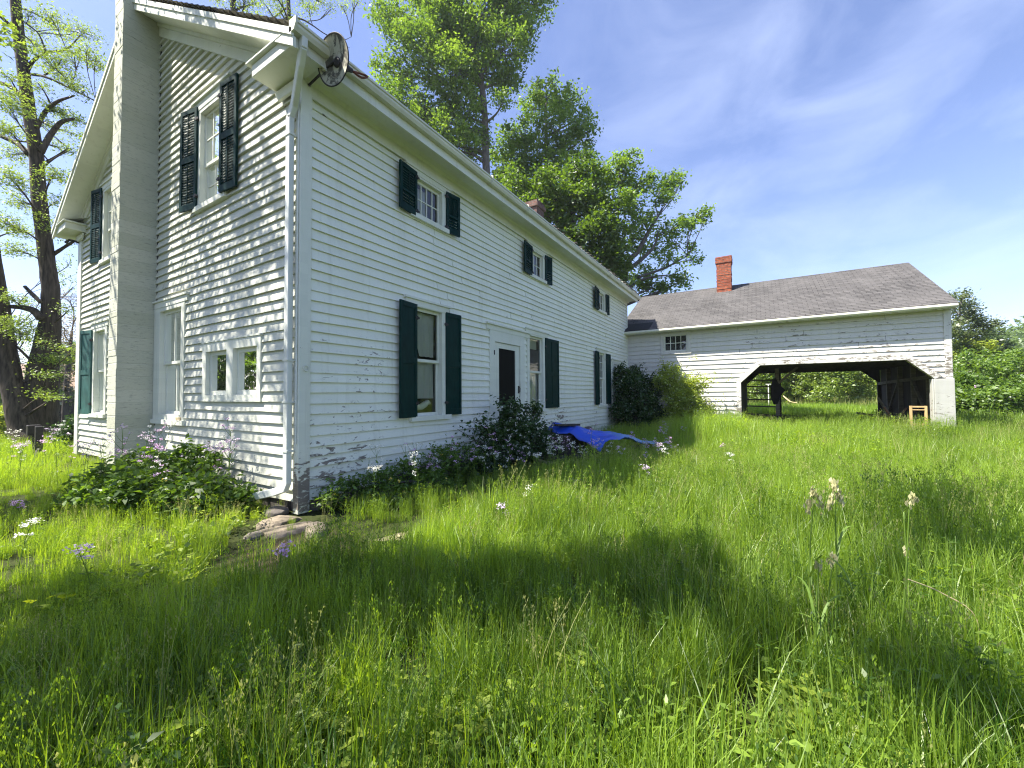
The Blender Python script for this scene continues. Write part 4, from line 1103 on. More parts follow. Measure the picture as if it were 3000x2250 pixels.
# old hand pump like iron stand at the left end of the gable
hpmp = empty('iron_stand', (-.7, 9.6, 0), 'black rusty iron stand with a square top left of the gable end', 'iron stand')
m = MB(); m.box(-.82, -.60, 9.72, 9.90, .62, .86); m.build('box_head', 'blackmetal', hpmp, bevel=.01)
m = MB(); m.box(-.76, -.64, 9.30, 9.42, .30, .84); m.build('column', 'blackmetal', hpmp, bevel=.01)
m = MB(); m.tube(smooth_path([(-.7, 9.8, .62), (-.7, 9.72, .3), (-.7, 9.6, .02)], 4), .04, 7); m.tube(smooth_path([(-.7, 9.36, .32), (-.75, 9.2, .2), (-.8, 9.05, 0)], 4), .04, 7); m.tube([(-.7, 9.75, .35), (-.72, 9.1, .3)], .03, 6); m.build('leg_frame', 'blackmetal', hpmp)

# ------------------------------------------------------------------ trees
def np3(p): return np.array(p, float)
def crown_points(clumps, sub, per, sub_r, flat=0.8, shell=0.55):
    """leaf positions: clumps (x, y, z, rx, ry, rz, weight) -> sub-clumps -> leaves; returns leaves and sub-clump centres per clump"""
    P, T, subs = [], [], []
    for (x, y, z, rx, ry, rz, wgt) in clumps:
        n = max(2, int(sub * wgt))
        d = unit(rng.normal(size=(n, 3)))
        r = rng.random((n, 1)) ** (1 / 3.0) * (1 - shell) + shell * rng.random((n, 1)) ** 0.25
        c = np.array([x, y, z]) + d * r * np.array([rx, ry, rz]) * rng.uniform(0.8, 1.15, (n, 1))
        subs.append(c)
        for q in c:
            k = max(3, int(per * rng.uniform(0.5, 1.4)))
            sr = sub_r * rng.uniform(0.6, 1.35)
            l = q + rng.normal(size=(k, 3)) * np.array([sr, sr, sr * flat]) * 0.55
            P.append(l); T.append(np.full(k, rng.uniform(0, 0.55)) + rng.uniform(0, 0.45, k))
    return np.concatenate(P), np.concatenate(T), subs

def tree(name, label, trunk, clumps, leaf, lm, bm='greybark', sub=14, per=46, sub_r=0.55, aspect=0.55, group=None, cat='tree', limbs=True, flat=0.8, twig=0.012, limb_r=0.35, seg=9, extra=None, droop=0.5, base=None):
    """trunk: list of (point, radius); clumps in world coordinates"""
    b0 = Vector(trunk[0][0]) if base is None else Vector(base)
    root = empty(name, b0, label, cat, group)
    P, T, subs = crown_points(clumps, sub, per, sub_r, flat)
    v, f = leaf_quads(P - np3(b0), leaf * rng.uniform(0.65, 1.35, len(P)), aspect, droop)
    npmesh('crown', v, f, lm, root, T)
    mb = MB()
    pts = smooth_path([p for p, r in trunk], 5)
    rs = np.interp(np.linspace(0, len(trunk) - 1, len(pts)), range(len(trunk)), [r for p, r in trunk])
    mb.tube(pts, list(rs), seg, lump=0.06)
    if extra:
        for e in extra:
            ep = smooth_path([p for p, r in e], 5); er = np.interp(np.linspace(0, len(e) - 1, len(ep)), range(len(e)), [r for p, r in e])
            mb.tube(ep, list(er), seg, lump=0.06)
            pts = pts + ep; rs = np.concatenate([rs, er])
    if limbs:
        tp = np.array([tuple(p) for p in pts])
        for c, sc in zip(clumps, subs):
            c0 = np.array(c[:3])
            # leave the trunk below the clump
            w_ = np.linalg.norm(tp - c0, axis=1) + np.where(tp[:, 2] > c0[2] - 0.25 * np.linalg.norm((tp - c0)[:, :2], axis=1), 4.0, 0)
            i = int(np.argmin(w_)); s = Vector(tp[i]); e = Vector(c0)
            r0 = min(rs[i] * 0.55, limb_r * 0.5 * (0.4 + 0.12 * (e - s).length))
            mid = s.lerp(e, 0.5) + Vector((rnd.uniform(-.1, .1), rnd.uniform(-.1, .1), rnd.uniform(-0.02, 0.10))) * (e - s).length
            lp = smooth_path([s, mid, e], 5)
            mb.tube(lp, list(np.linspace(max(r0, twig * 1.5), twig * 1.5, len(lp))), 6)
            for q in sc:
                a = lp[rnd.randint(len(lp) // 2, len(lp) - 1)]
                qv = Vector(q)
                m_ = a.lerp(qv, .5) + Vector((rnd.uniform(-.08, .08), rnd.uniform(-.08, .08), rnd.uniform(-.02, .12))) * (qv - a).length
                mb.tube([a, m_, qv], [twig, twig * .7, twig * .35], 4, cap=False)
    mb.build('trunk', bm, root, smooth=True)
    return root

def cl(lst, depth, jit=0.12, rz=0.85, wscale=1.0, px0=60.0, dz=1.0):
    """clumps from (photo x, photo y, radius in photo pixels[, depth offset])"""
    out = []
    for t in lst:
        d = depth + (t[3] if len(t) > 3 else rnd.uniform(-jit, jit) * depth * 0.35)
        p = at(t[0], t[1], d); r = t[2] / FPX * d
        out.append((p.x, p.y, p.z, r, r * dz, r * rz, wscale * (t[2] / px0) ** 2))
    return out
def tk(lst, depth):
    """trunk from (photo x, photo y, radius in photo pixels); the first point is dropped to the ground"""
    out = []
    for i, (x, y, r) in enumerate(lst):
        p = at(x, y, depth); out.append((p, r / FPX * depth))
    g = out[0][0].copy(); g.z = float(ground_z(g.x, g.y)) - 0.15
    return [(g, out[0][1] * 1.5), ((out[0][0] - g) * 0.35 + g, out[0][1] * 1.15)] + out
G = 'maples behind the farmhouse'
T1 = tree('maple_tree', 'tallest maple rising behind the middle of the house roof', tk([(1442, 760, 13), (1432, 640, 13), (1424, 480, 11), (1420, 330, 9), (1400, 150, 7), (1380, 0, 5), (1372, -150, 3)], 27),
     cl([(1150, 50, 55), (1225, 140, 80), (1120, 40, 30), (1150, 215, 55), (1190, 320, 90), (1125, 335, 40), (1300, 50, 95), (1400, 70, 75), (1500, 40, 80), (1572, 15, 45), (1320, 220, 95), (1425, 220, 70), (1480, 140, 75), (1255, 400, 85), (1335, 440, 75), (1165, 425, 42), (1535, 90, 42), (1355, 340, 70), (1500, 235, 40), (1475, 300, 28), (1300, 530, 70), (1380, 590, 60), (1230, 480, 55),
         (1350, -120, 120), (1490, -90, 100), (1250, -60, 90), (1290, 310, 60), (1400, 420, 40), (1340, 620, 55), (1455, 60, 60), (1270, 120, 60), (1360, 140, 70), (1545, 160, 18), (1112, 380, 22)], 27), 0.21, 'maple', 'greybark', sub=31, per=54, sub_r=0.55, group=G, limb_r=0.3, twig=0.018)
T2 = tree('maple_tree', 'rounded maple just right of the tallest one', tk([(1605, 760, 9), (1604, 600, 8), (1600, 430, 6), (1600, 300, 3)], 31),
     cl([(1530, 400, 55), (1600, 275, 45), (1655, 300, 50), (1705, 340, 35), (1560, 320, 45), (1640, 380, 65), (1695, 420, 42), (1520, 450, 50), (1600, 470, 70), (1685, 480, 45), (1732, 385, 16), (1535, 500, 45), (1640, 540, 60), (1575, 560, 55), (1718, 440, 22), (1620, 240, 18), (1475, 470, 42), (1455, 545, 42), (1505, 590, 45), (1560, 610, 50), (1470, 400, 30), (1500, 520, 40)], 31), 0.25, 'maple', 'greybark', sub=26, per=54, sub_r=0.60, group=G, limb_r=0.3, twig=0.018)
T3 = tree('maple_tree', 'low dense dark maple against the far end of the roof', tk([(1690, 860, 12), (1690, 760, 11), (1680, 640, 7), (1670, 570, 4)], 24),
     cl([(1510, 540, 45), (1480, 520, 30), (1600, 580, 60), (1660, 600, 70), (1740, 625, 50), (1700, 690, 70), (1765, 720, 45), (1800, 790, 42), (1620, 660, 60), (1560, 610, 55), (1815, 840, 35), (1720, 780, 70), (1650, 740, 60), (1770, 830, 50), (1590, 530, 40), (1700, 570, 35), (1540, 660, 40), (1760, 660, 50), (1800, 730, 45), (1725, 490, 45), (1750, 545, 50), (1775, 600, 45), (1690, 520, 45)], 24), 0.21, 'darkmaple', 'darkbark', sub=30, per=58, sub_r=0.5, group=G, limb_r=0.4, twig=0.016)
r8 = lambda l: [(1000 + x / 1.8436, y / 1.8436, r) for x, y, r in l]
T4 = tree('maple_tree', 'open crowned maple with bare limbs leaning right over the barn', tk(r8([(1520, 1580, 11), (1530, 1480, 10), (1560, 1400, 8), (1600, 1360, 7), (1660, 1250, 5), (1710, 1170, 3)]), 25),
     cl(r8([(1500, 880, 30), (1555, 850, 28), (1440, 960, 38), (1530, 960, 40), (1640, 1000, 34), (1790, 970, 30), (1825, 1000, 24), (1735, 1010, 32), (1500, 1090, 50), (1590, 1080, 40), (1745, 1080, 32), (1470, 1240, 50), (1610, 1180, 42), (1850, 1200, 28), (1930, 1150, 24), (1965, 1180, 16), (1895, 1235, 24), (1745, 1260, 34), (1670, 1350, 34), (1800, 1300, 28), (1890, 1350, 22), (1905, 1405, 16), (1755, 1400, 28), (1820, 1480, 26), (1840, 1520, 20), (1640, 1480, 36), (1560, 1560, 40), (1680, 1560, 36), (1760, 1575, 30), (1480, 1400, 50), (1560, 1290, 40), (1420, 1320, 40), (1690, 1170, 26)]), 25), 0.21, 'maple', 'greybark', sub=28, per=52, sub_r=0.45, group=G, limb_r=0.32, twig=0.016,
     extra=[[(at(1000 + x / 1.8436, y / 1.8436, 25), r / FPX * 25) for x, y, r in l] for l in ([(1540, 1460, 7), (1610, 1410, 6), (1690, 1330, 4), (1710, 1250, 2)], [(1600, 1500, 4), (1740, 1450, 3.5), (1800, 1420, 2.5), (1870, 1380, 1.5)], [(1500, 1480, 6), (1490, 1300, 4), (1500, 1100, 2)])])
# thin locust tops over the near roof
G = 'locusts around the house'
r2 = lambda l: [(500 + x / 2.212, y / 2.212, r) for x, y, r in l]
tree('locust_tree', 'sparse locust top with crooked twigs above the near roof', tk(r2([(770, 700, 7), (765, 130, 6), (760, -60, 5), (770, -300, 3)]), 21),
     cl(r2([(560, 90, 22), (620, 40, 26), (700, 60, 22), (840, 120, 22), (900, 60, 26), (980, 20, 24), (1040, 60, 18), (850, 190, 18), (1100, 30, 22), (1180, 20, 16), (740, 110, 20), (660, -60, 40), (860, -60, 50), (1000, -80, 40), (1215, 10, 10), (890, 230, 10)]), 21, 0.2, 0.5), 0.10, 'locust', 'darkbark', sub=34, per=32, sub_r=0.34, aspect=0.4, flat=0.5, group=G, twig=0.012,
     extra=[[(at(500 + x / 2.212, y / 2.212, 21), r / FPX * 21) for x, y, r in l] for l in ([(765, 110, 3), (850, 125, 2.4), (920, 165, 1.8), (1010, 225, 1.3), (1110, 260, 1.0), (1170, 240, .5)], [(765, 40, 3), (700, 90, 2), (640, 130, 1)], [(1010, 225, 1), (1090, 270, .8), (1160, 310, .4)])])
tree('locust_tree', 'second sparse locust top over the gable peak', tk(r2([(410, 600, 8), (405, 80, 7), (400, -60, 6), (380, -300, 3)]), 23),
     cl(r2([(300, 10, 22), (350, 50, 16), (460, 40, 20), (500, 60, 18), (330, -60, 40), (480, -50, 40), (540, 30, 16), (420, -150, 60)]), 23, 0.2, 0.5), 0.10, 'locust', 'darkbark', sub=34, per=32, sub_r=0.34, aspect=0.4, flat=0.5, group=G, twig=0.012)
# the big two-stemmed locust at the left
ra = lambda l: [(x / 2.765, 850 + y / 2.765, r) for x, y, r in l]
r1 = lambda l: [(x / 2.212, y / 2.212, r) for x, y, r in l]
DL = 13.6
main = ra([(330, 1230, 50), (330, 1000, 44), (345, 700, 40), (385, 450, 33), (410, 200, 27), (410, 0, 25)]) + r1([(300, 1659, 23), (255, 1300, 21), (235, 1000, 20), (185, 700, 19), (155, 480, 17), (120, 200, 16), (100, 0, 15), (85, -300, 12)])
left = [(at(x, y, DL - 0.5), r / FPX * DL) for x, y, r in ra([(250, 1260, 40), (190, 1130, 30), (135, 900, 25), (80, 700, 24), (40, 500, 24), (10, 250, 22), (-30, 0, 20), (-80, -400, 16)])]
brs = []
for l in ([(190, 1000, 6), (110, 930, 4.5), (0, 880, 4)], [(150, 640, 5), (80, 570, 4), (-40, 520, 3.5)], [(265, 985, 6), (330, 870, 5), (400, 790, 4), (480, 770, 2.5)], [(240, 830, 4), (290, 730, 4), (370, 660, 3), (480, 620, 1.6)], [(200, 480, 3), (300, 500, 2.4), (450, 570, 1.8), (620, 655, 1)], [(180, 450, 4), (220, 390, 3), (300, 340, 2.2), (430, 320, 1.6), (520, 230, 1)], [(90, 190, 4), (30, 130, 3), (-60, 60, 2.5)], [(300, 1050, 2.5), (370, 1010, 2), (440, 960, 1)], [(330, 1659, 4), (420, 1600, 3), (520, 1540, 2)], [(300, 340, 1.6), (250, 220, 1.3), (170, 150, .8)], [(430, 320, 1.3), (560, 390, 1), (650, 400, .6)]):
    brs.append([(at(x / 2.212, y / 2.212, DL + rnd.uniform(-.3, .3)), r * 1.35 / FPX * DL) for x, y, r in l])
for l in ([(330, 230, 9), (270, 165, 9), (180, 140, 7), (60, 130, 5)], [(330, 100, 5), (270, 40, 5), (200, -30, 4)], [(180, 740, 4), (215, 740, 3)], [(240, 560, 3), (180, 500, 3), (120, 440, 2)]):
    brs.append([(at(x / 2.765, 850 + y / 2.765, DL - .4), r / FPX * DL) for x, y, r in l])
lc = cl(r1([(180, 90, 22), (230, 200, 26), (330, 110, 26), (380, 180, 26), (440, 240, 24), (540, 200, 26), (600, 230, 16), (220, 300, 30), (300, 400, 30), (400, 380, 28), (480, 350, 26), (560, 330, 22), (620, 380, 26), (650, 450, 18), (400, 480, 26), (60, 500, 26), (40, 600, 30), (250, 540, 24), (480, 540, 26), (540, 600, 22), (60, 700, 34), (350, 720, 28), (430, 740, 28), (520, 780, 22), (60, 850, 36), (320, 800, 20), (450, 860, 26), (400, 960, 24), (480, 960, 18), (80, 1000, 36), (350, 1120, 26), (420, 1150, 22), (60, 1150, 40), (120, 1300, 34), (370, 1300, 24), (40, 1450, 40), (140, 1500, 30), (400, 1480, 24), (470, 1560, 20), (100, 1620, 34), (280, 820, 16), (180, 720, 14), (240, 1100, 12), (230, 1250, 14), (260, 1400, 14)]), DL, 0.35, 0.75)
lc += cl(ra([(60, 250, 30), (150, 330, 34), (40, 400, 26), (220, 380, 20), (350, 430, 18), (330, 600, 30), (420, 560, 22), (390, 680, 20), (360, 840, 22), (430, 880, 14), (560, 160, 18), (540, 560, 26), (590, 480, 18), (60, 60, 30)]), DL - .7, 0.2, 0.5)
main = [(x_, y_, r_ * (.86 if y_ > 1000 else .78)) for x_, y_, r_ in main]
tr = tk(main, DL)
tree('locust_tree', 'big furrowed two stemmed locust standing left of the gable', tr, lc, 0.074, 'locust', 'bark', sub=62, per=38, sub_r=0.34, aspect=0.42, flat=0.4, group=G, twig=0.006, limb_r=0.12, seg=14, extra=[left] + brs, limbs=True)
# locust-like shade trees standing out of the picture to the left; unseen crowns are shaped clump by clump to throw dappled light over gable and lawn
def shade_tree(x, y, h, lst, lb, r=.25, sub=16, per=40, sub_r=.36):
    tree('shade_tree', lb, [(Vector((x, y, -.1)), r * 1.4), (Vector((x, y, 1)), r), (Vector((x + .2, y + .1, h * .5)), r * .8), (Vector((x + .1, y - .2, h)), r * .4)], lst, 0.11, 'locust', 'bark', sub=sub, per=per, sub_r=sub_r, aspect=0.5, flat=0.5, group=G, twig=0.006, limb_r=.12)
sh = []
LAWN = [(300, 1530), (430, 1500), (560, 1470), (200, 1450), (680, 1400), (400, 1370), (520, 1300), (150, 1340), (700, 1290), (620, 1240), (840, 1230), (1000, 1290), (380, 1460), (100, 1620), (1340, 1240), (1200, 1290), (60, 1260), (200, 1290), (350, 1330), (120, 1400), (300, 1430), (480, 1420), (600, 1350), (60, 1500), (850, 1290), (950, 1230), (1100, 1240), (1250, 1260), (1400, 1300), (1540, 1310), (1450, 1200), (80, 1560), (250, 1490), (2110, 1200), (2150, 1090), (2020, 1120), (2090, 1520), (30, 1100), (120, 1060), (700, 1240), (450, 1300), (1180, 1160)]
spots = [(0, 1.2, 5.6, 4.5, .9, .8), (0, 2.4, 3.9, 5.5, .8, .7), (0, 3.6, 2.4, 6.5, 1.1, .8), (0, 1.0, 3.2, 6.0, .9, .8), (0, 2.0, 1.4, 7.0, .9, .7), (0, 6.5, 3.5, 5.0, 1.2, .9), (0, 8, 2.5, 6.0, 1.2, .8), (0, 7.5, 6, 4, 1.2, .9), (0, 3.4, 6.6, 3.5, .7, .6), (0, .3, 1.6, 7, .8, .7), (0, 2.9, 5.2, 5, .7, .6)]
spots += [(0, 1.5, 4.6, 5, .7, 1), (0, 3.2, 3.0, 6, .7, 1), (0, 1.2, 2.4, 7, .6, 1), (0, 2.6, .9, 7.5, .7, 1), (0, 3.9, 5.4, 5, .6, 1), (0, .6, 4.2, 5.5, .6, 1), (0, 2.1, 2.9, 6, .6, 1), (0, 3.0, 4.4, 5.5, .6, 1), (0, .5, 3.4, 6, .5, 1), (0, 1.5, 3.7, 6, .5, 1)]
spots += [(-.6, 1.2, .5, 7.5, .6, 1.5), (-.8, 1.8, .5, 7.5, .6, 1.5), (-.9, 2.6, .5, 7.5, .6, 1.2), (-.6, .7, .4, 7.5, .4, 1.2), (-.6, 3.2, .6, 7, .5, 1)]
spots = [q_[:4] + (q_[4] * .85, q_[5] * 1.3) for q_ in spots]
for (dx, dy) in LAWN:
    d_ = FW + RT * ((dx * 1.3562 - 1500) / FPX) - UP * ((dy * 1.3562 - 1125) / FPX); t_ = (.15 - CAM.z) / d_.z; g_ = CAM + d_ * t_
    if g_.x > .2 and g_.y > -3.3: continue
    spots.append((g_.x, g_.y, .15, 8.0 + .35 * max(0, g_.x + 1), min(.85, .15 + .085 * t_), 5.0))
for (gx, gy, gz, up, r, w_) in spots:
    t = up / to_sun.z
    q = Vector((gx, gy, gz)) + to_sun * t
    sh.append((q.x, q.y, q.z, r, r, r * .6, w_ * r * r))
shA = [s for s in sh if s[1] > 4.6]; shB = [s for s in sh if s[1] <= 4.6]
shade_tree(-7.5, 8.2, 9.5, shA, 'locust standing out of view to the left of the gable', .24, 17, 40)
shade_tree(-9.2, 2.6, 9.5, shB, 'locust standing out of view behind the lawn', .2, 24, 36, .17)
# tree seen over the barn's right corner
r7 = lambda l: [(1750 + x / 1.7696, 700 + y / 1.7696, r) for x, y, r in l]
rg = lambda l: [(2700 + x / 3.0167, 800 + y / 3.0167, r) for x, y, r in l]
tree('orchard_tree', 'spreading thin leaved tree behind the right end of the barn', tk(rg([(190, 1000, 7), (215, 820, 6), (270, 690, 5), (330, 610, 4), (380, 550, 2)]), 27),
     cl(rg([(265, 200, 16), (280, 260, 22), (360, 210, 14), (330, 300, 26), (430, 300, 22), (450, 350, 20), (300, 400, 28), (390, 420, 26), (480, 400, 22), (530, 420, 16), (270, 480, 28), (350, 520, 26), (440, 500, 22), (560, 460, 18), (640, 460, 16), (690, 455, 8), (520, 520, 20), (590, 540, 16), (300, 620, 26), (420, 600, 28), (360, 700, 34), (470, 640, 24), (560, 620, 20), (280, 760, 40), (400, 780, 36), (370, 190, 8)]), 27), 0.17, 'duskylocust', 'greybark', sub=60, per=36, sub_r=0.36, twig=0.012, limb_r=0.25,
     extra=[[(at(2700 + x / 3.0167, 800 + y / 3.0167, 27), r / FPX * 27) for x, y, r in l] for l in ([(270, 690, 4), (250, 600, 3), (330, 500, 2), (350, 400, 1)], [(330, 610, 3), (450, 560, 2.4), (560, 500, 1.6), (650, 450, .8)], [(230, 540, 3), (300, 520, 2), (400, 430, 1)])])

# ------------------------------------------------------------------ shrubs
def shrub(name, label, base, clumps, leaf, lm, flowers=None, sub=16, per=40, sub_r=.16, stems=10, cat='shrub', aspect=0.55, group=None, twigs=(), droop=.4):
    root = empty(name, base, label, cat, group)
    b0 = np3(base)
    P, T, subs = crown_points(clumps, sub, per, sub_r, .8, .6)
    keep = P[:, 2] > 0.02
    P, T = P[keep], T[keep]
    extra = []
    for (p0, p1, n) in twigs:
        k = int(n); t = rng.random((k, 1)) ** .7
        extra.append(np3(p0) + (np3(p1) - np3(p0)) * t + rng.normal(size=(k, 3)) * .06)
    if extra:
        e = np.concatenate(extra); P = np.concatenate([P, e]); T = np.concatenate([T, rng.random(len(e))])
    v, f = leaf_quads(P - b0, leaf * rng.uniform(.6, 1.4, len(P)), aspect, droop)
    npmesh('foliage', v, f, lm, root, T)
    mb = MB()
    for c, sc in zip(clumps, subs):
        s = Vector(base) + Vector((rnd.uniform(-.15, .15), rnd.uniform(-.15, .15), 0))
        e = Vector(c[:3]); m_ = s.lerp(e, .5) + Vector((0, 0, .15))
        mb.tube(smooth_path([s, m_, e], 4), [.018] * 6 + [.01] * 3, 5)
        for q in sc[::2]: mb.tube([e.lerp(s, .2), Vector(q)], [.007, .003], 4, cap=False)
    for (p0, p1, n) in twigs: mb.tube(smooth_path([Vector(base), Vector(p0), Vector(p1)], 4), [.012] * 5 + [.004] * 4, 5)
    mb.build('stem', 'darkbark', root)
    if flowers:
        fm, n, size = flowers
        c = np.concatenate(subs); i = rng.integers(0, len(c), n)
        d = unit(rng.normal(size=(n, 3)) + np.array([-.5, -.6, .4]))
        Q = c[i] + d * sub_r * rng.uniform(.7, 1.3, (n, 1))
        Q = Q[Q[:, 2] > .1]
        R_ = np.repeat(Q, 5, 0) + rng.normal(size=(len(Q) * 5, 3)) * size * .38
        v, f = leaf_quads(R_ - b0, size * rng.uniform(.6, 1.1, len(R_)), .85, .3)
        npmesh('blossoms', v, f, fm, root, rng.random(len(R_)))
    return root
shrub('mock_orange_shrub', 'dark flowering shrub with white blossoms below the screen door', (4.3, -.75, 0),
      [(3.55, -.75, .45, .5, .35, .4, 1.2), (4.1, -.7, .75, .5, .4, .45, 1.5), (4.7, -.7, .75, .45, .35, .4, 1.2), (4.35, -1.0, .4, .6, .35, .35, 1.3), (3.3, -.6, .9, .22, .2, .2, .4), (4.0, -.7, 1.2, .28, .22, .2, .55), (4.9, -.75, 1.15, .2, .2, .18, .4), (5.2, -.8, .45, .35, .3, .35, .8), (3.0, -.7, .35, .35, .3, .25, .7)],
      .075, 'darkshrub', ('whiteflower', 150, .046), sub=26, per=44, sub_r=.15,
      twigs=(((3.2, -.6, .9), (2.6, -.6, 1.02), 16), ((2.9, -.6, .7), (2.35, -.65, .93), 14), ((5.1, -.8, .8), (5.6, -1.0, .85), 14), ((5.2, -.9, .6), (5.75, -1.2, .62), 14)))
shrub('rose_shrub', 'large dark rambling shrub with white flowers in the corner by the barn', (13.3, -.9, 0),  # dark leaf colour stands in for the house shadow on this part
      [(13.0, -.6, 1.9, .6, .5, .5, 1.6), (13.4, -.9, 1.2, .9, .7, .8, 2.6), (12.9, -.9, .7, .8, .6, .6, 1.8), (13.9, -1.2, 1.7, .6, .5, .6, 1.6), (12.6, -.45, 1.6, .3, .25, .5, .6), (12.9, -.35, 2.35, .35, .3, .25, .5), (13.7, -1.3, .6, .7, .6, .55, 1.8), (14.1, -.6, 2.3, .4, .35, .3, .6), (12.3, -.5, .8, .35, .3, .5, .7)],
      .10, 'darkshrub', ('whiteflower', 60, .045), sub=34, per=42, sub_r=.2,
      twigs=(((12.6, -.4, 2.0), (12.1, -.35, 2.35), 20), ((13.0, -.4, 2.4), (12.6, -.5, 2.75), 20), ((13.8, -.6, 2.4), (14.0, -1.0, 2.8), 18), ((12.3, -.5, 1.4), (12.0, -.45, 1.9), 16)))
shrub('rose_shrub', 'bright yellow green shrub sunlit against the barn clapboards', (13.9, -2.2, 0),  # lime leaf colour paints in the sunlight on this part
      [(13.8, -1.9, 2.0, .6, .55, .5, 1.6), (13.9, -2.4, 1.6, .65, .6, .6, 2.0), (13.8, -2.7, 1.0, .6, .5, .6, 1.7), (13.7, -2.1, .7, .6, .5, .5, 1.5), (14.1, -2.9, 1.9, .4, .4, .35, .8), (13.9, -2.0, 2.45, .4, .4, .25, .7), (14.2, -3.2, .8, .35, .3, .45, .7), (13.5, -2.3, 1.3, .45, .4, .5, 1.2)],
      .085, 'limeshrub', ('whiteflower', 50, .04), sub=34, per=42, sub_r=.2,
      twigs=(((14.1, -2.9, 2.2), (14.4, -3.6, 2.3), 26), ((14.2, -3.2, 2.0), (14.5, -4.3, 2.05), 30), ((14.2, -3.1, 1.3), (14.5, -3.8, .9), 26), ((13.9, -2.3, 2.5), (14.0, -2.9, 2.95), 22), ((13.8, -1.8, 2.6), (13.8, -1.6, 3.0), 14), ((14.3, -3.3, .9), (14.5, -3.9, 1.4), 20)))
shrub('leafy_shrub', 'dark low leafy patch of phlox foliage before the gable wall', (-.95, 1.7, 0),
      [(-.7, 1.0, .22, .45, .45, .22, 1.5), (-.9, 1.7, .28, .5, .5, .26, 2.0), (-.7, 2.4, .32, .45, .5, .3, 1.8), (-.95, 3.0, .30, .5, .45, .28, 1.5), (-.55, 3.5, .35, .35, .4, .3, 1.2), (-1.25, 2.3, .2, .4, .5, .2, 1.3), (-.45, .75, .2, .25, .3, .2, .7), (-.4, 1.9, .5, .25, .6, .3, 1.0)],
      .085, 'shrub', ('yellowflower', 14, .03), sub=26, per=40, sub_r=.13, aspect=.5)
shrub('leafy_shrub', 'green weeds crowding the foot of the long wall by the corner', (.9, -.35, 0),
      [(.45, -.3, .2, .35, .22, .22, 1.1), (1.0, -.35, .2, .4, .25, .22, 1.2), (1.6, -.35, .28, .4, .25, .26, 1.2), (2.2, -.4, .36, .4, .3, .32, 1.3), (2.7, -.5, .38, .4, .3, .34, 1.2), (.8, -.75, .14, .4, .3, .14, 1.0), (1.6, -.8, .18, .4, .3, .18, 1.0)],
      .06, 'shrub', ('yellowflower', 8, .035), sub=26, per=40, sub_r=.12, aspect=.45)
shrub('dark_bush', 'dark glossy bush behind the left end of the gable', (1.0, 11.8, 0),
      [(1.0, 11.8, .7, .8, .8, .7, 2.2), (.5, 11.6, .5, .5, .5, .5, 1.2), (1.4, 12.4, 1.2, .7, .7, .6, 1.6)], .11, 'darkshrub', None, sub=34, per=40, sub_r=.22)
p = at(30, 1235, 17)
shrub('round_bush', 'bright yellow green rounded bush behind the leaning locust stem', (p.x, p.y, float(ground_z(p.x, p.y))),
      [(p.x, p.y, p.z - .2, .75, .75, .75, 3.0), (p.x - .1, p.y + .1, p.z + .25, .5, .5, .4, 1.5)], .09, 'limeshrub', None, sub=34, per=44, sub_r=.2)

# ------------------------------------------------------------------ flowering plants, each its own thing
def rocket_proto(name, label, fm, h, nb, group):
    root = empty(name, (0, 0, 0), label, 'wildflower', group)
    mb = MB(); L = []; heads = []
    lean = Vector((rnd.uniform(-.08, .08), rnd.uniform(-.08, .08), 0))
    pts = smooth_path([Vector((0, 0, 0)), lean * .4 + Vector((0, 0, h * .5)), lean + Vector((0, 0, h))], 5)
    mb.tube(pts, list(np.linspace(.0045, .002, len(pts))), 5)
    heads.append((pts[-1], .05))
    for i in range(nb):
        s = pts[int(len(pts) * rnd.uniform(.5, .85))]; a = rnd.uniform(0, 6.28); l = rnd.uniform(.08, .2) * h / .8
        e = s + Vector((math.cos(a) * l * .6, math.sin(a) * l * .6, l))
        mb.tube([s, s.lerp(e, .5) + Vector((0, 0, -.01)), e], [.0025, .002, .0015], 4); heads.append((e, rnd.uniform(.020, .040)))
    mb.build('stem', 'stemgreen', root)
    n = int(16 * h / .8); t = rng.random(n) * .8
    idx = (t * (len(pts) - 1)).astype(int)
    P = np.array([tuple(pts[i]) for i in idx]); a = rng.random(n) * 6.28
    d = np.stack([np.cos(a), np.sin(a), rng.uniform(-.1, .4, n)], 1); ln = .10 * (1.15 - t)
    v, f = leaf_quads(P + d * ln[:, None] * .5, ln, .28, .8, axis=d)
    npmesh('leaves', v, f, 'stemgreen', root, rng.random(n))
    F = []
    for (c, r) in heads:
        k = int(20 * r / .045)
        F.append(np3(c) + rng.normal(size=(k, 3)) * np.array([r, r, r * .55]) * .55)
    F = np.concatenate(F)
    v, f = leaf_quads(F, .023 * rng.uniform(.7, 1.2, len(F)), .8, .5)
    npmesh('blossoms', v, f, fm, root, rng.random(len(F)))
    return root
FP = {}
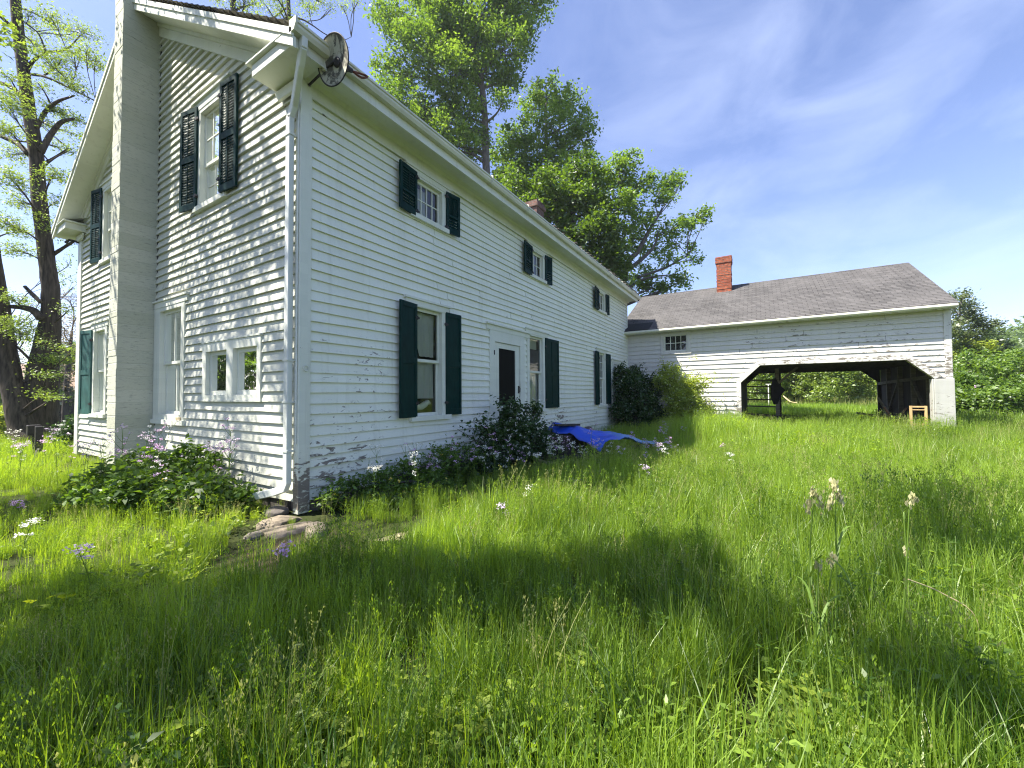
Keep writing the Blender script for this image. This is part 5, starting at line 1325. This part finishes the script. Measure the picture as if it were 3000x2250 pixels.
BEDS = {
    'gable': ('wildflowers along the gable wall', [(-.25 - rnd.random() ** 1.3 * .9, .6 + rnd.random() * 3.8) for _ in range(22)] + [(-.75 - rnd.random() * .8, 4.6 + rnd.random() * 4.2) for _ in range(8)]),
    'wall': ('wildflowers along the long wall', [(.4 + rnd.random() * 2.8, -.25 - rnd.random() * 1.0) for _ in range(15)] + [(2.6 + rnd.random() * 2.6, -1.15 - rnd.random() * .9) for _ in range(14)]),
    'tarp': ('wildflowers round the blue tarpaulin', [(4.2 + rnd.random() * 3.2, -1.9 - rnd.random() * 1.6) for _ in range(16)] + [(8.2 + rnd.random() * 3.2, -2.0 - rnd.random() * 1.2) for _ in range(5)]),
    'lawn': ('wildflowers scattered in the meadow grass', [(-1.3, -1.9), (-2.0, -.6), (-2.2, .6), (.8, -2.6), (1.6, -2.4), (2.3, -2.8), (5.5, -4.6), (7.4, -4.2), (3.3, -3.6), (-1.9, 2.6), (-2.6, 3.0), (9.5, -5.6)]),
}
COLS = (('pinkflower', 'pink'), ('mauveflower', 'pale mauve'), ('whiteflower', 'white'))
LBL = {'gable': '{} headed wildflower on a leafy stem by the gable wall', 'wall': '{} headed wildflower on a leafy stem by the long wall', 'tarp': '{} headed wildflower in the grass near the blue tarpaulin', 'lawn': '{} headed wildflower alone in the meadow grass'}
for bed, (grp, spots) in BEDS.items():
    for ci, (fm, cn) in enumerate(COLS):
        mine = [s for i, s in enumerate(spots) if (i * 7 + i // 3) % 3 == ci]
        if not mine: continue
        if bed == 'wall' and cn == 'pale mauve': fm, cn = 'whiteflower', 'white'
        hgt = {'gable': .95, 'wall': .75, 'tarp': .55, 'lawn': .38}[bed]
        # white and mauve heads swap share between the beds
        pr = [rocket_proto('wildflower', LBL[bed].format(cn), fm, hgt * k, 5 + j, grp + ', ' + cn) for j, k in enumerate((1.0, .8))]
        for i, (x, y) in enumerate(mine):
            src = pr[i % 2]
            if i < 2: src.location = (x, y, 0); src.rotation_euler = (0, 0, rnd.uniform(0, 6.28)); continue
            copy_thing(src, (x, y, 0), rnd.uniform(0, 6.28), rnd.uniform(.7, 1.15))
        for j in range(2):
            if len(mine) <= j: pr[j].location = (mine[0][0] + .3, mine[0][1] - .2, 0)

# ------------------------------------------------------------------ tall orchard grass stalks in the right foreground
def stalk(base, top, lb, heads, leaves=2, bend=.04):
    root = empty('grass_stalk', base, lb, 'grass stalk', 'tall seeding grass stalks')
    b0, t0 = Vector(base), Vector(top)
    m_ = b0.lerp(t0, .55) + Vector((rnd.uniform(-bend, bend), rnd.uniform(-bend, bend), 0))
    pts = smooth_path([b0, m_, t0], 8)
    mb = MB(); mb.tube(pts, list(np.linspace(.0052, .0028, len(pts))), 6)
    mb.build('stem', 'stemgreen', root, smooth=True)
    Q = []
    for (dx, dy, dz, n, s) in heads:
        c = t0 + Vector((dx, dy, dz))
        Q.append(np3(c) + rng.normal(size=(n, 3)) * s * np.array([.6, .6, 1.0]))
    if Q:
        Q = np.concatenate(Q); v, f = leaf_quads(Q - np3(base), .028 * rng.uniform(.6, 1.3, len(Q)), .45, .3, axis=np.tile([.2, -.1, 1.0], (len(Q), 1)))
        npmesh('seed_head', v, f, 'strawseed', root, rng.random(len(Q)))
    for k in range(leaves):
        s = pts[int(len(pts) * rnd.uniform(.25, .65))]; a = rnd.uniform(0, 6.28); l = rnd.uniform(.18, .34)
        q = [s, s + Vector((math.cos(a) * l * .3, math.sin(a) * l * .3, l * .45)), s + Vector((math.cos(a) * l * .75, math.sin(a) * l * .75, l * .45)), s + Vector((math.cos(a) * l, math.sin(a) * l, l * .15))]
        q = smooth_path(q, 4); side = Vector((-math.sin(a), math.cos(a), 0))
        mb = MB(); n = len(q)
        mb.add([v_ for i, p_ in enumerate(q) for v_ in (p_ - side * .006 * (1 - (i / n) ** 2), p_ + side * .006 * (1 - (i / n) ** 2))], [(2 * i, 2 * i + 1, 2 * i + 3, 2 * i + 2) for i in range(n - 1)])
        mb.build('blade', 'stemgreen', root)
    return root
def gp(px, py, z=0.0):
    d = FW + RT * ((px - 1500) / FPX) - UP * ((py - 1125) / FPX); t = (z - CAM.z) / d.z
    return CAM + d * t, t
def pix_stalk(px, py, tx, ty, lb, heads, **k):
    b_, d = gp(px, py); stalk(b_, at(tx, ty, d), lb, heads, **k)
hd = [(0, 0, 0, 26, .016), (.015, -.02, -.03, 20, .014), (-.03, .02, -.05, 18, .013), (.03, -.03, -.07, 16, .012), (-.045, .03, -.085, 12, .011)]
pix_stalk(2405, 2010, 2385, 1440, 'tall seeding grass stalk, left one of the fluffy headed pair', hd)
pix_stalk(2445, 2010, 2445, 1430, 'tall seeding grass stalk with the fullest pale fluffy head', hd + [(.02, 0, .02, 24, .016)])
pix_stalk(2440, 2060, 2440, 1635, 'shorter grass stalk with a small pale tufted head', [(0, 0, 0, 20, .012), (0, .01, -.03, 12, .01)])
pix_stalk(2400, 2080, 2398, 1650, 'slim grass stalk with a narrow spike beside the tufted one', [(0, 0, -.02, 18, .014)])
pix_stalk(2625, 2020, 2665, 1470, 'tall right hand grass stalk with a nodding green head', [(0, 0, 0, 16, .013), (.02, -.02, .02, 12, .011), (.035, -.03, .01, 10, .010)], leaves=1)
pix_stalk(2612, 2000, 2648, 1500, 'tall bare grass stalk leaning beside the nodding one', [(0, 0, -.2, 8, .01)], leaves=0)
a_, d = gp(2865, 1990)
m = MB(); m.tube(smooth_path([at(2660, 1697, d), at(2760, 1738, d), at(2862, 1815, d * .98), a_], 5), [.003] * 15 + [.002], 5)
tag(m.build('straw', 'straw'), 'dry bent tan straw arching through the grass at right', 'straw')

# ------------------------------------------------------------------ meadow grass: instanced tufts
def blades(n, rad, h0, h1, wd, lean=.35, K=4, tone=(0, 1), seeds=0, broad=0):
    V, F, T, SV, SF, ST = [], [], [], [], [], []
    k0 = 0; s0 = 0
    for i in range(n):
        r = rad * math.sqrt(rnd.random()); a = rnd.uniform(0, 6.28)
        bx, by = r * math.cos(a), r * math.sin(a)
        h = rnd.uniform(h0, h1); a2 = rnd.uniform(0, 6.28); ln = abs(rnd.gauss(0, lean)) * h; w = wd * rnd.uniform(.6, 1.35)
        cx, cy = math.cos(a2), math.sin(a2); a3 = a2 + rnd.uniform(.6, 2.4); sx, sy = math.cos(a3), math.sin(a3)
        cur = rnd.uniform(1.5, 3.0); hz = h * (1 - .25 * min(1, (ln / h) ** 2))
        for j in range(K + 1):
            t = j / K; q = ln * t ** cur; ww = w * (1 - t ** 2.2) * .5 + .0004
            z = hz * (t - .18 * (ln / h) * t * t)
            V += [(bx + cx * q - sx * ww, by + cy * q - sy * ww, z), (bx + cx * q + sx * ww, by + cy * q + sy * ww, z)]
        tn = rnd.uniform(*tone)
        for j in range(K):
            F.append((k0 + 2 * j, k0 + 2 * j + 1, k0 + 2 * j + 3, k0 + 2 * j + 2)); T.append(min(1, tn))
        k0 += 2 * (K + 1)
    return np.array(V), np.array(F), np.array(T)
def tuft(name, m, *a, **k):
    v, f, t = blades(*a, **k); return npmesh(name, v, f, m, None, t, link=False)
def seed_tuft(name, n, rad, h0, h1):
    """thin stems with airy seed heads"""
    v, f, t = blades(n, rad, h0, h1, .0035, lean=.18, K=4, tone=(.5, 1))
    tips = v.reshape(n, 10, 3)[:, 8]; tops = []
    for p_ in tips: tops.append(p_ + rng.normal(size=(11, 3)) * np.array([.011, .011, .035]) - np.array([0, 0, .03]))
    q = np.concatenate(tops); v2, f2 = leaf_quads(q, .013 * rng.uniform(.6, 1.3, len(q)), .45, .2, axis=np.tile([0, 0, 1.0], (len(q), 1)))
    return npmesh(name, np.concatenate([v, v2]), np.concatenate([f, f2 + len(v)]), 'seed', None, np.concatenate([t, rng.random(len(q))]), link=False)
def forb(name, n, rad, h, size, lm, asp=.75):
    P = np.stack([rng.normal(size=n) * rad * .6, rng.normal(size=n) * rad * .6, rng.uniform(.25, 1, n) * h], 1)
    v, f = leaf_quads(P, size * rng.uniform(.5, 1.2, n), asp, .75, fold=.08)
    return npmesh(name, v, f, lm, None, rng.random(n), link=False)
def scatter(name, pts, protos, label_kind='stuff'):
    """pts: (n, 6): x, y, z, scale, tone, index; one object whose points carry the tufts"""
    coll = bpy.data.collections.new(name + '_tufts')
    for i, o in enumerate(protos): o.name = '%s_tuft_%02d' % (name, i); coll.objects.link(o)
    pts = np.asarray(pts, float); n = len(pts)
    me = bpy.data.meshes.new(name); me.vertices.add(n); me.vertices.foreach_set('co', pts[:, :3].astype(np.float32).ravel())
    for nm, dt, vals in (('iscale', 'FLOAT', pts[:, 3]), ('itone', 'FLOAT', pts[:, 4]), ('iidx', 'INT', pts[:, 5].astype(np.int32)), ('irot', 'FLOAT', rng.random(n) * 6.283)):
        a = me.attributes.new(nm, dt, 'POINT'); a.data.foreach_set('value', vals.astype(np.int32 if dt == 'INT' else np.float32))
    o = bpy.data.objects.new(name, me); COL.objects.link(o)
    ng = bpy.data.node_groups.new(name + '_nodes', 'GeometryNodeTree')
    ng.interface.new_socket('Geometry', in_out='INPUT', socket_type='NodeSocketGeometry'); ng.interface.new_socket('Geometry', in_out='OUTPUT', socket_type='NodeSocketGeometry')
    N = ng.nodes.new; L = ng.links.new
    gi, go = N('NodeGroupInput'), N('NodeGroupOutput')
    ci = N('GeometryNodeCollectionInfo'); ci.inputs['Collection'].default_value = coll; ci.inputs['Separate Children'].default_value = True; ci.inputs['Reset Children'].default_value = True
    ip = N('GeometryNodeInstanceOnPoints'); ip.inputs['Pick Instance'].default_value = True
    def attr(nm, ty):
        q = N('GeometryNodeInputNamedAttribute'); q.data_type = ty; q.inputs['Name'].default_value = nm; return q.outputs['Attribute']
    L(gi.outputs[0], ip.inputs['Points']); L(ci.outputs[0], ip.inputs['Instance'])
    L(attr('iidx', 'INT'), ip.inputs['Instance Index'])
    cx = N('ShaderNodeCombineXYZ'); L(attr('irot', 'FLOAT'), cx.inputs['Z'])
    er = N('FunctionNodeEulerToRotation'); L(cx.outputs[0], er.inputs[0]); L(er.outputs[0], ip.inputs['Rotation'])
    cs = N('ShaderNodeCombineXYZ'); sv = attr('iscale', 'FLOAT')
    for k in 'XYZ': L(sv, cs.inputs[k])
    L(cs.outputs[0], ip.inputs['Scale'])
    st = N('GeometryNodeStoreNamedAttribute'); st.data_type = 'FLOAT'; st.domain = 'INSTANCE'; st.inputs['Name'].default_value = 'itone'
    L(ip.outputs[0], st.inputs['Geometry']); L(attr('itone', 'FLOAT'), st.inputs['Value'])
    L(st.outputs[0], go.inputs[0])
    md = o.modifiers.new('scatter', 'NODES'); md.node_group = ng
    for p_ in protos:
        pass
    return tag(o, kind=label_kind)
GM = 'grass'
def panicle_tuft(n, rad, h0, h1, lm, fuzz, k=16, w=.0032):
    """upright stems carrying a loose green seed head"""
    v, f, t = blades(n, rad, h0, h1, w, lean=.22, K=4, tone=(.3, 1))
    tips = v.reshape(n, 10, 3); P, T = [], []
    for q in tips:
        a_, b2 = q[8], q[6]
        u_ = rng.random((k, 1)) ** 1.2
        P.append(a_ + (b2 - a_) * u_ * .9 + rng.normal(size=(k, 3)) * fuzz * (.25 + u_)); T.append(np.full(k, rng.random()))
    P = np.concatenate(P); v2, f2 = leaf_quads(P, .015 * rng.uniform(.5, 1.3, len(P)), .4, .1, axis=np.tile([0, 0, 1.0], (len(P), 1)))
    return npmesh('t', np.concatenate([v, v2]), np.concatenate([f, f2 + len(v)]), lm, None, np.concatenate([t, np.concatenate(T)]), link=False)
def leafy_tuft(n, rad, h0, h1, size, asp, lm):
    """weed stems with small leaves all the way up"""
    v, f, t = blades(n, rad, h0, h1, .004, lean=.25, K=4, tone=(.2, .8))
    P, A = [], []
    for q in v.reshape(n, 10, 3):
        for _ in range(13):
            u_ = rng.uniform(.15, 1); j = min(3, int(u_ * 4)); c = q[2 * j] + (q[2 * j + 2] - q[2 * j]) * (u_ * 4 - j)
            a_ = rng.uniform(0, 6.28); d = np.array([math.cos(a_), math.sin(a_), rng.uniform(-.2, .5)]); P.append(c + d * size * .5); A.append(d)
    v2, f2 = leaf_quads(np.array(P), size * rng.uniform(.6, 1.3, len(P)), asp, .8, axis=np.array(A))
    return npmesh('t', np.concatenate([v, v2]), np.concatenate([f, f2 + len(v)]), lm, None, np.concatenate([t, rng.random(len(P))]), link=False)
protos = [tuft('t', GM, 95, .12, .14, .36, .0040, .38), tuft('t', GM, 85, .12, .18, .44, .0046, .34), tuft('t', GM, 100, .12, .10, .28, .0034, .55),
          tuft('t', GM, 50, .12, .22, .48, .0065, .42), tuft('t', GM, 16, .10, .22, .46, .010, .65, tone=(.3, .9)), panicle_tuft(12, .12, .38, .60, 'seed', .012),
          tuft('t', GM, 110, .35, .22, .52, .010, .40, K=3), tuft('t', GM, 90, .35, .28, .62, .013, .36, K=3), panicle_tuft(30, .35, .45, .80, 'seed', .03, 12, .008),
          tuft('t', GM, 110, .8, .35, .75, .030, .35, K=2), tuft('t', GM, 90, .8, .45, .9, .035, .3, K=2),
          forb('t', 46, .13, .16, .030, 'weed', .8), panicle_tuft(16, .13, .30, .55, GM, .015, 22), leafy_tuft(9, .12, .2, .42, .038, .42, GM), leafy_tuft(22, .33, .25, .55, .06, .42, GM), panicle_tuft(36, .35, .40, .72, GM, .035, 18, .008),
          tuft('t', 'straw', 14, .12, .10, .30, .0035, .9)]
def vnoise(x, y, s, seed):
    r_ = np.random.default_rng(seed); ph = r_.uniform(0, 6.28, (6,)); a = r_.uniform(0, 6.28, 6); k = r_.uniform(.6, 1.7, 6) / s
    return sum(np.sin((x * np.cos(a[i]) + y * np.sin(a[i])) * k[i] + ph[i]) for i in range(6)) / 6 + .5
def field(r0, r1, az0, az1, dens):
    n = int(math.radians(az1 - az0) / 2 * (r1 * r1 - r0 * r0) * dens)
    r = np.sqrt(rng.uniform(r0 * r0, r1 * r1, n)); a = np.radians(rng.uniform(az0, az1, n))
    return CAM.x + r * np.cos(a), CAM.y + r * np.sin(a)
def keep(x, y):
    k = ~((x > -.02) & (x < HL + .1) & (y > -.03) & (y < HW + .02))
    k &= ~((x > BX0 - .05) & (x < BX1) & (y > -4.45) & (y < .4))
    k &= ~((x > BX0 - .05) & (x < BX1) & (y < -10.0) & (y > -10.25))
    k &= ~((x > 5.3) & (x < 7.6) & (y > -1.6) & (y < -.2))
    d = np.hypot((x + .75) / 1.0, (y + 1.15) / .75)
    k &= ~((d < .75) & (rng.random(len(x)) < .85))
    k &= ~((np.hypot((x + .15) / .75, (y + 1.55) / .32) < 1) & (rng.random(len(x)) < .8))
    k &= ~((np.hypot(x + .35, y + .42) < .62) & (rng.random(len(x)) < .9))
    k &= ~((np.hypot((x + .02) / 1.2, (y + 1.7)) < .22))
    k &= ~((np.hypot((x - 5.1) / .8, (y + .95) / .6) < .7))
    k &= ~((x > BX0) & (x < BX1) & (y < -4.4) & (y > -10.1) & (rng.random(len(x)) < .72))
    return k
rows = []
def put(x, y, sc, kinds, w, tlo=0.0, thi=1.0):
    k = keep(x, y); x, y = x[k], y[k]
    n = len(x); idx = rng.choice(kinds, n, p=np.array(w) / sum(w))
    hn = vnoise(x, y, .9, 3) * .55 + vnoise(x, y, 3.2, 4) * .45
    s = sc * (.55 + .9 * np.clip(hn, 0, 1)) * rng.uniform(.8, 1.2, n)
    # taller stand beside the barn and shrubs, shorter along the walls
    s *= 1 + .75 * np.exp(-(((x - 11.5) / 2.5) ** 2 + ((y + 4.2) / 1.6) ** 2))
    s *= np.where((x > -.6) & (x < 9) & (y > -2.2), .58, 1) * np.where((x > 3.8) & (x < 10) & (y > -4.2), .76, 1) * np.where((x < 0) & (y > -1.6), .68, 1)
    tn = np.clip(vnoise(x, y, .4, 5) * .5 + vnoise(x, y, 2.2, 6) * .45 + rng.uniform(-.3, .4, n) + .12, tlo, thi)
    rows.append(np.stack([x, y, ground_z(x, y), s, tn, idx.astype(float)], 1))
put(*field(.5, 4.6, -38, 100, 95), .80, [0, 1, 2, 3, 4, 5, 11, 12, 13, 16], [5, 5, 5, 2, .5, .5, 1.0, 2.6, 1.4, .5])
put(*field(4.6, 11, -34, 96, 46), .92, [0, 1, 2, 3, 4, 5, 12, 13], [4, 4, 3, 2, .4, .9, 4.5, 1.8])
put(*field(11, 24, -32, 92, 10), .90, [6, 7, 8, 14, 15], [5, 4, 1.0, 1.6, 4])
put(*field(24, 80, -32, 14, 1.5), .8, [9, 10], [5, 5], .3, 1.0)
put(*field(20, 45, 62, 95, 1.5), .8, [9, 10], [5, 5], 0, 1.0)
gr = scatter('grass', np.concatenate(rows), protos)

# broad round weeds close to the camera
wp = [forb('w', 30, .12, .14, .060, 'weed', .85), forb('w', 22, .10, .10, .075, 'weed', .9), forb('w', 40, .14, .2, .045, 'weed', .7)]
W = []
for (px, py, n, s) in ((760, 2050, 26, .22), (700, 2180, 26, .2), (1330, 2190, 26, .16), (1450, 2120, 14, .14), (2390, 2160, 20, .16), (2500, 2210, 16, .14), (1900, 2200, 14, .25), (380, 1700, 12, .3), (600, 1560, 14, .25), (1750, 2120, 10, .2), (1180, 2120, 12, .2)):
    c, _ = gp(px, py, .12)
    for _ in range(n): W.append((c.x + rnd.gauss(0, s), c.y + rnd.gauss(0, s), 0.03 + rnd.random() * .08, rnd.uniform(.7, 1.1), rnd.random(), rnd.randrange(3)))
scatter('ground_cover_leaves', W, wp)

# ------------------------------------------------------------------ background: neighbour, wood edge, hill, wires
p = at(70, 1180, 33)
nh = empty('neighbour_house', (p.x, p.y, float(ground_z(p.x, p.y))), 'low brown house with a tan shingle roof beyond the locust', 'house')
ux = Vector((RT.x, RT.y, 0)).normalized(); uy = Vector((FW.x, FW.y, 0)).normalized()
zg = float(ground_z(p.x, p.y)); ze = p.z; zr = at(70, 1066, 37.5).z
m = MB((p.x, p.y, 0), ux, uy)
m.box(-7, 3.2, .5, 8.5, zg - .3, ze); m.build('wall', 'darkwood', nh)
m = MB((p.x, p.y, 0), ux, uy)
n = 16
for i in range(n):
    a, b_ = i / n, (i + 1.2) / n if i < n - 1 else 1
    m.add([m.p(-7.6, 4.5 * a, ze + (zr - ze) * a + .03), m.p(3.7, 4.5 * a, ze + (zr - ze) * a + .03), m.p(3.7, 4.5 * b_, ze + (zr - ze) * b_), m.p(-7.6, 4.5 * b_, ze + (zr - ze) * b_)], [(0, 1, 2, 3)])
m.add([m.p(-7.6, 4.5, zr), m.p(3.7, 4.5, zr), m.p(3.7, 9, ze), m.p(-7.6, 9, ze)], [(0, 1, 2, 3)])
o_ = Vector((p.x, p.y, 0))
m.build('roof', 'neighroof', nh, uvf=lambda v: ((Vector(v) - o_).dot(ux), (Vector(v) - o_).dot(uy) * 1.15))
m = MB((p.x, p.y, 0), ux, uy); m.box(-7.6, 3.7, -.05, .0, ze - .18, ze + .02); m.build('fascia', 'trim', nh)
m = MB((p.x, p.y, 0), ux, uy); m.box(-5.5, -1.0, .46, .50, zg, ze - .5); m.build('garage_door', 'darkcloth', nh)

def field_tree(name, label, h, r, lm, bm, nsub, leaf, group, low=.25):
    cl_ = []
    for k in range(11):
        t = rnd.random(); z = h * (low + (1 - low) * t * .92); rr = r * (1 - .55 * abs(t - .35) / .65) * rnd.uniform(.45, .8); a = rnd.uniform(0, 6.28); q = r * .55 * (1 - .7 * t)
        cl_.append((math.cos(a) * q, math.sin(a) * q, z, rr, rr, rr * .75, rr * rr))
    return tree(name, label, [(Vector((0, 0, -.3)), h * .011), (Vector((.1, 0, h * .3)), h * .008), (Vector((0, .1, h * .8)), h * .005)], cl_, leaf, lm, bm, sub=nsub, per=34, sub_r=.5, group=group, twig=.015, limb_r=.2, seg=7)
GO, GR_, GB = 'young trees across the field behind the barn', 'trees along the wood edge right of the barn', 'trees beyond the lawn'
PR = [field_tree('field_tree', 'young slender tree seen across the field through the barn opening', 6.5, 2.4, 'locust', 'darkbark', 14, .26, GO, .14),  # bright leaf colour stands in for backlight on the far trees
      field_tree('field_tree', 'young slender tree seen across the field through the barn opening', 7.5, 2.6, 'limeshrub', 'darkbark', 13, .26, GO, .16),  # lime leaves, likewise brightened to look backlit
      field_tree('field_tree', 'bushy tree in the wood edge right of the barn', 10, 4.0, 'maple', 'darkbark', 6, .36, GR_, .08),
      field_tree('field_tree', 'bushy tree in the wood edge right of the barn', 12, 4.2, 'farwood', 'darkbark', 6, .40, GR_, .08)]
def place(lst, kinds, lbl, grp, scale=(.8, 1.2)):
    for i, (az, d) in enumerate(lst):
        x, y = CAM.x + d * math.cos(R(az)), CAM.y + d * math.sin(R(az))
        k = kinds[i % len(kinds)]; src = PR[k]
        if not src.get('placed'): src['placed'] = 1; src.scale = (scale[0],) * 3; src.location = (x, y, float(ground_z(x, y))); src['label'] = lbl; src['group'] = grp
        else: copy_thing(src, (x, y, float(ground_z(x, y))), rnd.uniform(0, 6.28), rnd.uniform(*scale), lbl, grp)
place([(3.2, 50), (1.6, 54), (-.2, 47), (-1.8, 52), (-3.4, 49), (-5.2, 55), (-6.6, 48), (-8.3, 53), (-10, 50), (.8, 60), (-2.6, 60), (-4.4, 62), (-7.5, 62), (2.4, 64), (-9.2, 63), (5, 56), (-11.4, 56)], [0, 1], 'young slender tree seen across the field through the barn opening', GO)
place([(-12.5, 66), (-14.5, 72), (-17, 68), (-19, 75), (-21.5, 70), (-15.8, 84), (-18.2, 88), (-20.6, 86), (-24, 72), (-13.2, 90), (-10.8, 92)], [2, 3], 'bushy tree in the wood edge right of the barn', GR_, (.6, .85))
place([(-27, 40), (-31, 34), (-35, 38), (-39, 32), (-44, 36), (-50, 30), (-57, 34)], [2, 3], 'bushy tree out of view right of the meadow, mirrored in the panes', 'trees out of view at right', (.8, 1.1))
place([(85, 44), (80, 50), (76, 58), (89, 38), (83.5, 62), (93, 45)], [2, 3], 'leafy tree beyond the neighbouring house at left', GB, (.55, .8))
place([(99, 28), (105, 32), (111, 26), (117, 30), (123, 27), (130, 32), (137, 27), (145, 30)], [2, 3], 'bushy tree out of view left of the lawn, mirrored in the gable panes', 'trees out of view at left', (.8, 1.1))
q = at(195, 1100, 27)
bt = tree('budding_tree', 'brownish budding tree between the locust trunk and the gable', [(Vector((q.x, q.y, -2)), .2), (Vector((q.x, q.y, 2)), .16), (Vector((q.x + .2, q.y, 6)), .07)],
     cl([(205, 880, 40), (190, 960, 46), (215, 1020, 44), (180, 1070, 40), (225, 930, 30), (205, 1120, 40), (150, 1000, 30)], 27), .12, 'budding', 'darkbark', sub=24, per=30, sub_r=.4, twig=.014)
tree('young_tree', 'pale green young tree behind the locust beside the gable edge', [(Vector((q.x - 3, q.y + 2, -2)), .15), (Vector((q.x - 3, q.y + 2, 2)), .1), (Vector((q.x - 2.8, q.y + 2, 5)), .05)],
     cl([(200, 780, 40), (215, 840, 30), (120, 880, 46), (60, 920, 50), (20, 980, 50), (110, 960, 40), (60, 1030, 46), (140, 1060, 36)], 29), .13, 'locust', 'darkbark', sub=18, per=30, sub_r=.4, twig=.014)
# shrubs at the right behind the barn
for i, (px, py, d, r, fm, lb) in enumerate(((2835, 1120, 20, 1.2, None, 'green shrub just right of the barn pier'), (2905, 1060, 23, 1.9, None, 'tall pale green shrub behind the flowering ones at right'), (2975, 1130, 19, 1.5, ('whiteflower', 30, .07), 'broad leafy shrub with white flowers near the right picture edge'),
        (2990, 1050, 25, 2.2, None, 'tallest shrub of the thicket at the right picture edge'), (2905, 1170, 18.5, .9, ('pinkflower', 26, .07), 'low pink flowered shrub in front of the thicket'), (2800, 1040, 27, 1.8, None, 'shrub beneath the orchard tree behind the barn corner'))):
    p = at(px, py, d)
    shrub('thicket_shrub', lb, (p.x, p.y, 0), [(p.x + rnd.uniform(-.7, .7) * r, p.y + rnd.uniform(-.7, .7) * r, max(.35, p.z * rnd.uniform(.25, 1.1)), .55 * r, .55 * r, .45 * r, 1.2) for _ in range(9)], .16, ('shrub', 'maple', 'limeshrub')[i % 3] if i != 2 else 'shrub', fm, sub=22, per=34, sub_r=.26)
# wooded hill far right
hx, hy = CAM.x + 210 * math.cos(R(-24)), CAM.y + 210 * math.sin(R(-24))
def hill():
    n, mm = 40, 26; v = []
    for i in range(n + 1):
        for j in range(mm + 1):
            a = R(-48 + 60 * i / n); d = 130 + 160 * j / mm
            h = 17 * math.exp(-((math.degrees(a) + 27) / 13) ** 2) * min(1, j / 8) * (1 + .1 * math.sin(i * .9))
            v.append((CAM.x + d * math.cos(a), CAM.y + d * math.sin(a), h - .2))
    f = [(i * (mm + 1) + j, (i + 1) * (mm + 1) + j, (i + 1) * (mm + 1) + j + 1, i * (mm + 1) + j + 1) for i in range(n) for j in range(mm)]
    m = MB(); m.add(v, f); tag(m.build('hill', 'soil', smooth=True), kind='structure')
    P = []; T = []
    for k in range(520):
        a = R(rng.uniform(-46, 9)); d = rng.uniform(95, 190)
        h = 17 * math.exp(-((math.degrees(a) + 27) / 13) ** 2) * min(1, max(0, (d - 130)) / 49)
        c = np.array([CAM.x + d * math.cos(a), CAM.y + d * math.sin(a), h + rng.uniform(2, 7)])
        l = c + unit(rng.normal(size=(90, 3))) * rng.random((90, 1)) ** .4 * np.array([3.2, 3.2, 4.0])
        P.append(l); T.append(np.full(90, rng.uniform(0, .6)) + rng.uniform(0, .4, 90))
    P = np.concatenate(P); T = np.concatenate(T)
    v, f = leaf_quads(P, 1.15 * rng.uniform(.6, 1.3, len(P)), .7, .5)
    tag(npmesh('distant_woods', v, f, 'farwood', None, T), kind='stuff')
hill()
# dry grass band before the far trees, fallen branch, white marker
dg = [tuft('d', 'seed', 40, .9, .8, 1.5, .05, .2, K=2), tuft('d', 'seed', 40, .9, .6, 1.2, .05, .3, K=2)]
D = []
for _ in range(420):
    a = R(rnd.uniform(-24, 6)); d = rnd.uniform(46, 64); D.append((CAM.x + d * math.cos(a), CAM.y + d * math.sin(a), 0, rnd.uniform(.6, 1.1), rnd.random() * .7, rnd.randrange(2)))
scatter('dry_grass', D, dg)
e0, e1 = at(2295, 1172, 36), at(2335, 1180, 35)
m = MB(); m.tube(smooth_path([e0 + Vector((0, 0, .35)), e0.lerp(e1, .5), e1], 4), [.05] * 5 + [.03] * 4, 6); m.tube([e0.lerp(e1, .5), e0.lerp(e1, .3) + Vector((.2, .3, .5))], [.035, .015], 5)
tag(m.build('fallen_branch', 'straw'), 'pale fallen branch lying in the field beyond the barn', 'branch')
m = MB(); e0 = at(2251.5, 1140, 38); m.tube([(e0.x, e0.y, 0), (e0.x, e0.y, 2.4)], .05, 8); m.tube([(e0.x - .02, e0.y - .22, 2.36), (e0.x + .02, e0.y + .22, 2.36)], .035, 6)
tag(m.build('marker_post', 'trim'), 'thin white post with a short crossbar in the field beyond the barn', 'post')
for i, (y0, y1) in enumerate(((838, 866), (880, 896))):
    a_, b_ = at(-60, y0, 30), at(238, y1, 14.2)
    m = MB(); m.tube([a_.lerp(b_, t) - Vector((0, 0, .35 * math.sin(math.pi * t))) for t in [k / 12 for k in range(13)]], .014, 5)
    tag(m.build('utility_wire', 'wire'), ('upper' if i == 0 else 'lower') + ' black overhead wire running to the left side of the farmhouse', 'wire')

# ------------------------------------------------------------------ summer haze
m = MB(); m.box(-402, 402, -402, 402, -3.6, 40)
hm, hnt, hout = mat('summer_haze')
pv = hnt.nodes.new('ShaderNodeVolumePrincipled')
pv.inputs['Color'].default_value = (0.86, 0.92, 1.0, 1); pv.inputs['Density'].default_value = 0.00045; pv.inputs['Anisotropy'].default_value = 0.3
hnt.links.new(pv.outputs[0], hout.inputs['Volume'])
tag(m.build('haze', hm), kind='stuff')
